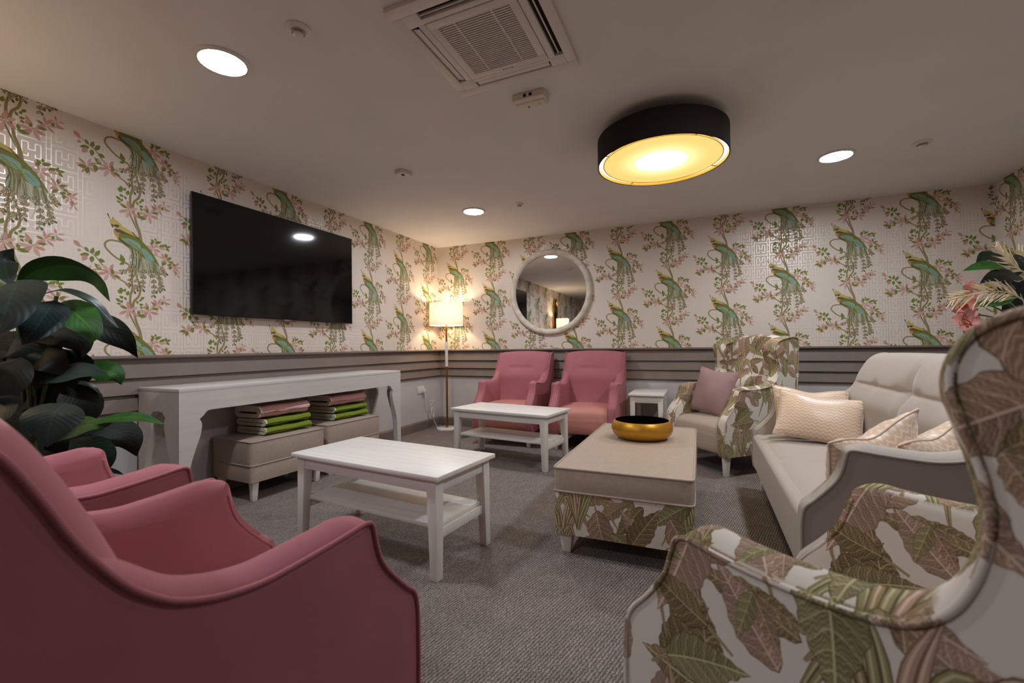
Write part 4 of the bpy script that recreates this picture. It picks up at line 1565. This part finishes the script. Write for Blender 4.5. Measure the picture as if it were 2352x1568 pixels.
# arched wall mirror near the rear, seen only reflected
am = thing('arched_mirror', 'narrow gold arched mirror on the left wall, seen only in the round mirror', 'mirror', (-WL, -.12, 1.5))
arc = [(-.17, -.3)] + [(.17 * -math.cos(PI * k / 16), .35 + .35 * math.sin(PI * k / 16)) for k in range(17)] + [(.17, -.3)]
tube('frame', [(.02, y, z) for y, z in arc], .018, 'brass', am, 8, True)
mk('glass', [(.012, y, z) for y, z in arc], [tuple(range(len(arc)))], 'screen', am)

# ------------------------------------------------------------------ CEILING FITTINGS
ac = thing('air_conditioner', 'square white ceiling cassette air conditioner with slatted grille', 'air conditioner', (-.833, 1.727, H))
hx, hy = .317, .325
z0 = -.02
# panel as frame pieces around slots
gx, gy = .198, .205          # grille half size
sl_in, sl_out = .232, .272   # slot band
for (a0, b0, a1_, b1) in ((-hx, -hy, hx, -sl_out), (-hx, sl_out, hx, hy), (-hx, -sl_out, -sl_out, sl_out), (sl_out, -sl_out, hx, sl_out)):
    box('panel_frame', a0, b0, z0, a1_, b1, 0, 'plastic', ac, .003)
for (a0, b0, a1_, b1) in ((-sl_out, -sl_out, -gx, -gy), (gx, -sl_out, sl_out, -gy), (-sl_out, gy, -gx, sl_out), (gx, gy, sl_out, sl_out)):
    box('panel_corner', a0, b0, z0, a1_, b1, 0, 'plastic', ac, .0015)
for s_ in (-1, 1):
    a, b = sorted((s_ * sl_in, s_ * (gx + .003)))
    box('panel_strip', a, -gy, z0, b, gy, 0, 'plastic', ac, .0015)
    a, b = sorted((s_ * sl_in, s_ * (gy + .003)))
    box('panel_strip', -gx, a, z0, gx, b, 0, 'plastic', ac, .0015)
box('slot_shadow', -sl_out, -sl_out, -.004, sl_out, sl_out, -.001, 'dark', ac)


def flap(x0, y0, x1, y1, tilt, axis):
    bm = bmesh.new()
    cx, cy = (x0 + x1) / 2, (y0 + y1) / 2
    mm = Matrix.Translation((cx, cy, z0 + .006)) @ Matrix.Rotation(tilt, 4, axis) @ Matrix.Translation((-cx, -cy, -z0 - .006))
    box_bm(bm, x0, y0, z0 + .003, x1, y1, z0 + .009, .002, 1, mm)
    return from_bm('flap', bm, 'plastic', ac)


flap(-sl_out + .004, -.19, -sl_in - .004, .19, .25, 'Y')
flap(-.19, sl_in + .004, .19, sl_out - .004, .1, 'X')
flap(sl_in + .012, -.19, sl_out - .012, .19, 1.2, 'Y')
flap(-.19, -sl_out + .012, .19, -sl_in - .012, 1.2, 'X')
# grille
for (a0, b0, a1_, b1) in ((-gx, -gy, gx, -gy + .035), (-gx, gy - .035, gx, gy), (-gx, -gy + .035, -gx + .035, gy - .035), (gx - .035, -gy + .035, gx, gy - .035)):
    box('grille_frame', a0, b0, z0 - .002, a1_, b1, -.004, 'plastic', ac, .001)
box('grille_backing', -gx + .03, -gy + .03, -.009, gx - .03, gy - .03, -.005, 'darkgrille', ac)
ns = 28
for k in range(ns):
    y = -gy + .035 + (2 * gy - .07) * (k + .5) / ns
    box('slat', -gx + .034, y - .0030, z0, gx - .034, y + .0030, -.014, 'plastic', ac)
for x in (-.085, .085):
    box('grille_rib', x - .003, -gy + .034, z0 - .001, x + .003, gy - .034, -.012, 'plastic', ac)
for k, wd in enumerate((.008, .006, .007, .008, .012)):
    box('maker_mark', -.025 + .011 * k, gy - .014, z0 - .0032, -.025 + .011 * k + wd * .8, gy - .009, z0 - .0018, 'mark', ac)

em = thing('ceiling_control_box', 'small cream box with two dark sensor windows beside the air conditioner', 'sensor', (-.832, 2.222, H), -.02)
pts = [(-.088, -.05), (.088, -.05), (.092, -.03), (.092, .03), (.088, .05), (-.088, .05), (-.092, .03), (-.092, -.03)]
prism('housing', pts, 2, -.036, 0, 'plastic_c', em, .004)
box('cover_plate', -.08, -.012, -.040, .08, .046, -.035, 'plastic_c', em, .002)
for x in (-.022, .01):
    box('sensor_window', x, -.0515, -.026, x + .016, -.0495, -.010, 'dark', em)
lathe('indicator', [(0, -.042), (.005, -.042), (.005, -.038), (0, -.038)], 'dark', em, 12, (-.02, .028, 0))
lathe('indicator', [(0, -.042), (.003, -.042), (.003, -.038), (0, -.038)], 'dark', em, 12, (.045, .02, 0))

sn = thing('motion_sensor', 'small white sensor box on the ceiling between two downlights', 'sensor', (-2.088, 2.775, H), -.25)
prism('housing', [(-.04, -.055), (.04, -.055), (.048, 0), (.04, .055), (-.04, .055), (-.048, 0)], 2, -.03, 0, 'plastic', sn, .004)
lathe('lens', [(0, -.036), (.012, -.034), (.016, -.028), (0, -.028)], 'dark', sn, 16, (0.01, -.015, 0))


def sprinkler(label, x, y, r_=.05, kind='sprinkler'):
    sp = thing('sprinkler_head', label, 'sprinkler', (x, y, H), 0, 'ceiling sprinkler heads')
    lathe('escutcheon', [(0, 0), (r_, 0), (r_, -.004), (r_ * .8, -.012), (r_ * .45, -.014), (0, -.014)], 'plastic', sp, 28)
    lathe('head', [(r_ * .3, -.014), (r_ * .42, -.022), (r_ * .42, -.028), (r_ * .25, -.034), (0, -.034)], 'plastic', sp, 20)
    lathe('deflector_ring', [(r_ * .5, -.016), (r_ * .56, -.016), (r_ * .56, -.02), (r_ * .5, -.02)], 'steel', sp, 24, (0, 0, 0), True)


sprinkler('white sprinkler head beside the nearest left downlight', -1.548, 1.345)
sprinkler('white sprinkler head beside the downlight near the lamp corner', -1.57, 3.86, .042)
sprinkler('white sprinkler head on the ceiling by the far right downlight', 1.396, 3.84, .055)

# wall sockets with plugs
so = thing('wall_socket', 'white double wall socket low on the left wall near the corner', 'socket', (-WL, 4.68, .51))
box('plate', 0, -.07, -.045, .01, .07, .045, 'plastic', so, .003)
box('plug', .01, .01, -.04, .045, .055, .01, 'plastic', so, .005)
box('switch', .01, -.04, .012, .014, -.028, .03, 'plastic', so, .001)
box('switch', .01, .03, .015, .014, .042, .033, 'plastic', so, .001)
cab = catmull([(-WL + .04, 4.715, .48), (-WL + .05, 4.72, .40), (-WL + .03, 4.76, .28), (-WL + .05, 4.82, .22), (-WL + .09, 4.86, .33), (-WL + .07, 4.80, .36), (-WL + .06, 4.83, .2), (-WL + .07, 4.88, .08), (-WL + .10, 4.90, .012), (-3.14, 4.88, .008)], 6)
tag(tube('power_cord', cab, .004, 'clear', None, 6), 'thin clear flex hanging from the wall socket to the floor lamp', 'cord')
tag(tube('coiled_cord', catmull([(-WL + .06 + .02 * math.sin(k), 4.84 + .05 * math.cos(k * 1.25), .30 - .012 * k + .05 * math.sin(k * 1.25)) for k in range(14)], 4), .004, 'clear', None, 6), 'coiled spare clear flex hanging below the socket', 'cord')
so2 = thing('wall_socket', 'white wall socket behind the pink armchairs on the far wall', 'socket', (-1.47, D, .56))
box('plate', -.07, -.01, -.045, .07, 0, .045, 'plastic', so2, .003)
box('switch', -.035, -.014, .01, -.022, -.01, .03, 'plastic', so2, .001)
box('switch', .022, -.014, .01, .035, -.01, .03, 'plastic', so2, .001)


# ------------------------------------------------------------------ PLANTS
def leaf_mesh(name, pts, W, nrm, mat, parent, fold=.25, nu=18, nv=7, belly=.42, wav=.03, seed=0, prof_pow=1.0):
    c = catmull(pts, 8)
    d = np.concatenate([[0], np.cumsum(np.linalg.norm(np.diff(c, axis=0), axis=1))])
    s_ = np.linspace(0, d[-1], nu)
    P = np.stack([np.interp(s_, d, c[:, k]) for k in range(3)], 1)
    T_ = np.gradient(P, axis=0)
    T_ /= np.linalg.norm(T_, axis=1)[:, None] + 1e-9
    nrm = np.asarray(nrm, float)
    vs, uv, fs = [], [], []
    L = d[-1]
    for i in range(nu):
        t = i / (nu - 1)
        sd = np.cross(T_[i], nrm)
        sd /= np.linalg.norm(sd) + 1e-9
        nn = np.cross(sd, T_[i])
        wd = W / 2 * max(0.004, math.sin(PI * min(1, max(0, t)) ** (math.log(.5) / math.log(belly)))) ** prof_pow
        for j in range(nv):
            v = j / (nv - 1) * 2 - 1
            off = sd * v * wd + nn * (fold * wd * abs(v) - .10 * wd * v * v + wav * wd * 2.2 * math.sin(t * 11 + seed + (2 if v > 0 else 0)) * v * v)
            vs.append(P[i] + off)
            uv.append((t, (v + 1) / 2))
    for i in range(nu - 1):
        for j in range(nv - 1):
            a = i * nv + j
            fs.append((a, a + 1, a + nv + 1, a + nv))
    return mk(name, vs, fs, mat, parent, True, uv)


def pxat(px, py, dist):
    """a point of the plant, in its own coordinates, given as measured direction and distance along the view axis"""
    v = fw + rr * ((px - 1176) / FPX) - uu * ((py - 784) / FPX)
    return np.array(Vector((0, 0, CAMZ)) + v * dist)


PX, PY = -2.68, .93
pl = thing('potted_plant', 'tall dark green large leaved plant by the left wall', 'plant', (PX, PY, 0))
lathe('pot', [(0, 0), (.13, 0), (.15, .02), (.185, .30), (.19, .32), (.175, .32), (.165, .29), (0, .28)], 'pot', pl, 32)
lathe('soil', [(0, .285), (.165, .29)], 'soil', pl, 24)
off = np.array([PX, PY, 0])


def PL(pts, W, nrm, mat, fold=.25, belly=.42, seed=0, wav=.03):
    q = [pxat(*p) - off for p in pts]
    nr = np.array(rr) * nrm[0] + np.array(uu) * nrm[1] - np.array(fw) * nrm[2]
    return leaf_mesh('leaf', q, W, nr, mat, pl, fold, 20, 9, belly, wav, seed)


# (picture x, picture y, distance) triples were measured once; leaf sizes are real
PL([(35, 655, 1.84), (95, 618, 1.84), (170, 612, 1.86), (228, 640, 1.88), (253, 693, 1.88)], .13, (-.1, .75, -.65), 'leafB', -.2, .5, 1)
PL([(27, 662, 1.80), (20, 640, 1.80), (10, 600, 1.82), (32, 570, 1.83)], .085, (.5, .2, .8), 'leafA', .2, .55, 2)
PL([(42, 643, 1.74), (25, 680, 1.66), (5, 730, 1.62), (-30, 770, 1.62)], .215, (.25, .45, .85), 'leafD', .12, .38, 3, .02)
PL([(128, 690, 1.80), (105, 720, 1.74), (80, 755, 1.70), (50, 793, 1.68)], .15, (.45, .35, .8), 'leafD', .15, .42, 4, .02)
PL([(90, 678, 1.9), (145, 668, 1.9), (205, 690, 1.92), (245, 728, 1.94), (273, 754, 1.95)], .055, (0, .9, .3), 'leafA', .4, .5, 5)
PL([(118, 702, 1.85), (155, 708, 1.82), (190, 735, 1.80), (215, 765, 1.80), (205, 790, 1.80)], .13, (.35, .55, .7), 'leafB', .2, .5, 6)
PL([(120, 715, 2.0), (180, 730, 2.0), (240, 752, 2.02), (290, 785, 2.04), (317, 822, 2.05)], .13, (-.3, .6, .55), 'leafC', .15, .5, 7)
PL([(60, 765, 1.95), (110, 762, 1.94), (165, 770, 1.93), (187, 800, 1.93), (178, 832, 1.93)], .16, (.1, .7, .6), 'leafC', .1, .45, 8)
PL([(80, 880, 1.9), (130, 862, 1.88), (190, 852, 1.86), (235, 858, 1.86), (248, 862, 1.86)], .11, (.0, .72, .7), 'leafD', .15, .5, 9)
PL([(190, 846, 1.95), (235, 850, 1.96), (268, 862, 1.97), (279, 884, 1.98)], .10, (.1, .4, .8), 'leafB', .1, .5, 10)
PL([(150, 878, 1.95), (190, 880, 1.96), (215, 890, 1.97), (232, 906, 1.98)], .03, (0, .9, .4), 'leafA', .3, .5, 11)
PL([(160, 870, 1.95), (175, 905, 1.94), (190, 940, 1.94), (180, 985, 1.94)], .15, (.6, .1, .7), 'leafC', .15, .5, 12)
PL([(150, 925, 1.72), (125, 950, 1.68), (112, 990, 1.66), (108, 1027, 1.66)], .22, (.1, .35, .9), 'leafD', .12, .35, 13, .02)
PL([(120, 1010, 1.85), (165, 985, 1.83), (205, 976, 1.82), (240, 982, 1.82)], .10, (0, .6, .7), 'leafB', .1, .5, 14)
PL([(190, 985, 1.85), (250, 962, 1.83), (320, 958, 1.80), (381, 975, 1.78)], .055, (0, .75, .6), 'leafB', .15, .5, 15)
PL([(190, 985, 2.0), (245, 985, 2.02), (295, 1005, 2.04), (314, 1048, 2.05)], .13, (.2, .5, .8), 'leafC', .1, .5, 16)
PL([(160, 1010, 1.9), (195, 1030, 1.9), (225, 1055, 1.9), (236, 1095, 1.9)], .15, (.5, .3, .75), 'leafA', .15, .5, 17)
PL([(215, 1075, 2.0), (245, 1078, 2.02), (285, 1090, 2.04)], .03, (0, .9, .4), 'leafC', .2, .5, 18)
PL([(30, 925, 1.75), (10, 935, 1.72), (-30, 960, 1.7)], .12, (.1, .6, .8), 'leafA', .1, .5, 19)
PL([(50, 820, 1.85), (20, 850, 1.8), (-10, 910, 1.8)], .2, (.2, .3, .9), 'leafC', .1, .5, 20)
PL([(90, 800, 1.95), (120, 840, 1.93), (110, 900, 1.92), (90, 950, 1.92)], .2, (.3, .2, .9), 'leafC', .1, .5, 21)
PL([(40, 760, 1.98), (10, 800, 1.96), (0, 850, 1.95)], .22, (.1, .2, .95), 'leafC', .1, .5, 22)
PL([(60, 960, 1.9), (30, 1000, 1.88), (-10, 1040, 1.88)], .2, (.2, .4, .9), 'leafC', .1, .5, 23)
PL([(140, 800, 2.05), (160, 850, 2.05), (150, 900, 2.05)], .2, (.2, .2, .9), 'leafC', .1, .5, 24)
PL([(110, 960, 2.0), (160, 1000, 2.0), (180, 1060, 2.0)], .2, (.2, .3, .9), 'leafC', .1, .5, 25)
rp = random.Random(21)
for k in range(34):  # mostly shade-coloured leaves, filling the dark middle of the plant
    bx, by, bd = rp.uniform(20, 130), rp.uniform(760, 1010), rp.uniform(1.9, 2.12)
    a = rp.uniform(-.9, 2.6)
    L_ = rp.uniform(55, 105)
    ex, ey = bx + math.cos(a) * L_, by + abs(math.sin(a)) * L_ * .9 + 15
    PL([(bx, by, bd), ((bx + ex) / 2, (by + ey) / 2 - 16, bd - .03), (min(ex, 185), ey, bd - .02)], rp.uniform(.12, .19), (rp.uniform(-.4, .5), rp.uniform(.2, .7), .8), ('leafC', 'leafC', 'leafA')[k % 3], .12, .45, 30 + k)
for k in range(9):
    a = k * .7
    tx, tz = pxat(60 + 14 * (k % 5), 690 + 55 * (k % 4), 1.88)[:2], 0
    q = pxat(40 + 18 * (k % 6), 680 + 45 * (k % 5), 1.9) - off
    tube('stem', catmull([(.05 * math.cos(a), .05 * math.sin(a), .27), (q[0] * .35 + .04 * math.cos(a), q[1] * .35, .27 + (q[2] - .27) * .55), tuple(q)], 6), .008, 'stem', pl, 6)

# flower arrangement on a tall pedestal table behind the sofa
ft = thing('pedestal_table', 'narrow white console behind the sofa carrying the flower vase', 'table', (1.62, 3.25, 0))
box('tabletop', -.2, -.45, .73, .2, .45, .755, 'white', ft, .004)
for a in (-1, 1):
    for b in (-1, 1):
        tapered('leg', a * .16, b * .40, 0, .73, .036, .05, 'white_z', ft)
for b in (-1, 1):
    box('apron', -.15, b * .40 - .009, .66, .15, b * .40 + .009, .73, 'white', ft, .002)
    box('apron', b * .16 - .009, -.39, .66, b * .16 + .009, .39, .73, 'white', ft, .002)
va = tag(lathe('vase', [(0, 0), (.07, 0), (.10, .05), (.11, .14), (.08, .24), (.055, .29), (.06, .31), (.05, .31), (.045, .285), (0, .27)], 'vase', None, 36), 'white vase holding the flower arrangement', 'vase')
va.location = (1.62, 3.25, .755)
fa = thing('flower_arrangement', 'arrangement of pink magnolias, green leaves and dried palm fronds at right', 'flowers', (1.62, 3.25, 1.02))
foff = np.array([1.62, 3.25, 1.02])


def FP(px, py, dist):
    return pxat(px, py, dist) - foff


def FL(pts, W, nrm, mat, **k):
    nr = np.array(rr) * nrm[0] + np.array(uu) * nrm[1] - np.array(fw) * nrm[2]
    return leaf_mesh('leaf', [FP(*p) for p in pts], W, nr, mat, fa, k.get('fold', .2), 14, 5, k.get('belly', .45), .03, k.get('seed', 0))


FL([(2330, 628, 2.35), (2290, 612, 2.33), (2250, 612, 2.32), (2211, 622, 2.32)], .085, (0, .7, .7), 'leafB', seed=1)
FL([(2330, 615, 2.4), (2290, 595, 2.4), (2262, 588, 2.4), (2241, 605, 2.4)], .09, (0, .5, .8), 'leafA', seed=2)
FL([(2352, 640, 2.3), (2310, 632, 2.28), (2270, 640, 2.26), (2250, 652, 2.26)], .09, (0, .6, .8), 'leafC', seed=3)
FL([(2340, 675, 2.35), (2295, 695, 2.33), (2250, 700, 2.32), (2212, 708, 2.32)], .055, (0, .8, .6), 'leafB', seed=4)
FL([(2352, 590, 2.4), (2340, 605, 2.38), (2325, 640, 2.38)], .10, (.2, .4, .9), 'leafA', seed=5)
FL([(2345, 650, 2.45), (2310, 670, 2.45), (2290, 700, 2.45)], .11, (0, .3, .9), 'leafC', seed=6)
FL([(2360, 640, 2.5), (2330, 700, 2.5), (2300, 740, 2.5)], .14, (0, .3, .9), 'leafC', seed=7)
for k in range(9):
    px, py = 2296 + 9 * (k % 4), 630 + 13 * (k % 5)
    FL([(px + 10, py + 8, 2.3), (px, py, 2.29), (px - 6, py - 6, 2.29)], .028, (.2, .4, .9), 'leafA', seed=10 + k)


def frond(spine, nl, ll, seed, mat='frond', wl=.009):
    c = catmull([FP(*p) for p in spine], 8)
    n = len(c)
    fr = tube('palm_frond', c, .0035, mat, fa, 5)
    rn = random.Random(seed)
    vs, fs = [], []
    for i in range(nl):
        t = .12 + .86 * i / nl
        j = min(n - 2, int(t * (n - 1)))
        p = c[j]
        tg = c[j + 1] - c[j]
        tg /= np.linalg.norm(tg)
        up = np.array(uu)
        sdv = np.cross(tg, np.array(fw))
        sdv /= np.linalg.norm(sdv)
        L = ll * math.sin(PI * (0.25 + .7 * t)) * rn.uniform(.85, 1.1)
        for s_ in (-1, 1):
            dirv = tg * .85 + sdv * s_ * .42 + np.array(fw) * rn.uniform(-.25, .25)
            dirv /= np.linalg.norm(dirv)
            sw = np.cross(dirv, np.array(fw))
            sw /= np.linalg.norm(sw)
            pts = [p, p + dirv * L * .35 + sw * wl / 2, p + dirv * L - up * L * .12, p + dirv * L * .35 - sw * wl / 2]
            th = np.array(fw) * .0015
            leafo = mk('leaflet', [q + th for q in pts] + [q - th for q in pts], [(0, 1, 2, 3), (7, 6, 5, 4), (0, 4, 5, 1), (1, 5, 6, 2), (2, 6, 7, 3), (3, 7, 4, 0)], mat, fr)
    return fr


frond([(2352, 690, 2.25), (2318, 672, 2.22), (2270, 670, 2.2), (2215, 680, 2.18), (2180, 688, 2.17)], 20, .15, 1)
frond([(2352, 625, 2.35), (2335, 615, 2.35), (2310, 590, 2.35), (2288, 562, 2.35)], 14, .12, 2)
frond([(2375, 640, 2.4), (2362, 610, 2.4), (2350, 585, 2.4), (2340, 572, 2.4)], 8, .10, 3)


def magnolia(px, py, dist, r_, rot, seed):
    p = FP(px, py, dist)
    rn = random.Random(seed)
    R_, U_, F_ = np.array(rr), np.array(uu), -np.array(fw)
    for k in range(7):
        a = rot + k * 2 * PI / 7 + rn.uniform(-.2, .2)
        dv = R_ * math.cos(a) + U_ * math.sin(a)
        ln = r_ * rn.uniform(.85, 1.1)
        leaf_mesh('petal', [p, p + dv * ln * .5 + F_ * ln * .22, p + dv * ln + F_ * ln * (.5 if k % 2 else .15)], r_ * .75, F_, 'magnolia', fa, .35, 9, 5, .6, .03, k)
    bm = bmesh.new()
    for k in range(16):
        a, q = rn.uniform(0, 6.28), rn.uniform(0, 1) ** .5 * r_ * .28
        c = p + (R_ * math.cos(a) + U_ * math.sin(a)) * q + F_ * r_ * .25
        bmesh.ops.create_icosphere(bm, subdivisions=1, radius=r_ * .06, matrix=Matrix.Translation(Vector(c)))
    from_bm('stamens', bm, 'stamen', fa, True)


magnolia(2205, 700, 2.25, .075, .3, 1)
magnolia(2214, 738, 2.2, .075, 1.0, 2)
magnolia(2222, 668, 2.35, .06, 2.0, 3)
for k in range(6):
    q = FP(2230 + 22 * k, 720 - 14 * (k % 3) * 2, 2.3 + .04 * k)
    tube('stem', catmull([(.01 * math.cos(k), .01 * math.sin(k), 0.02), tuple(q * .5 + np.array([0, 0, .05])), tuple(q)], 6), .004, 'stem', fa, 6)
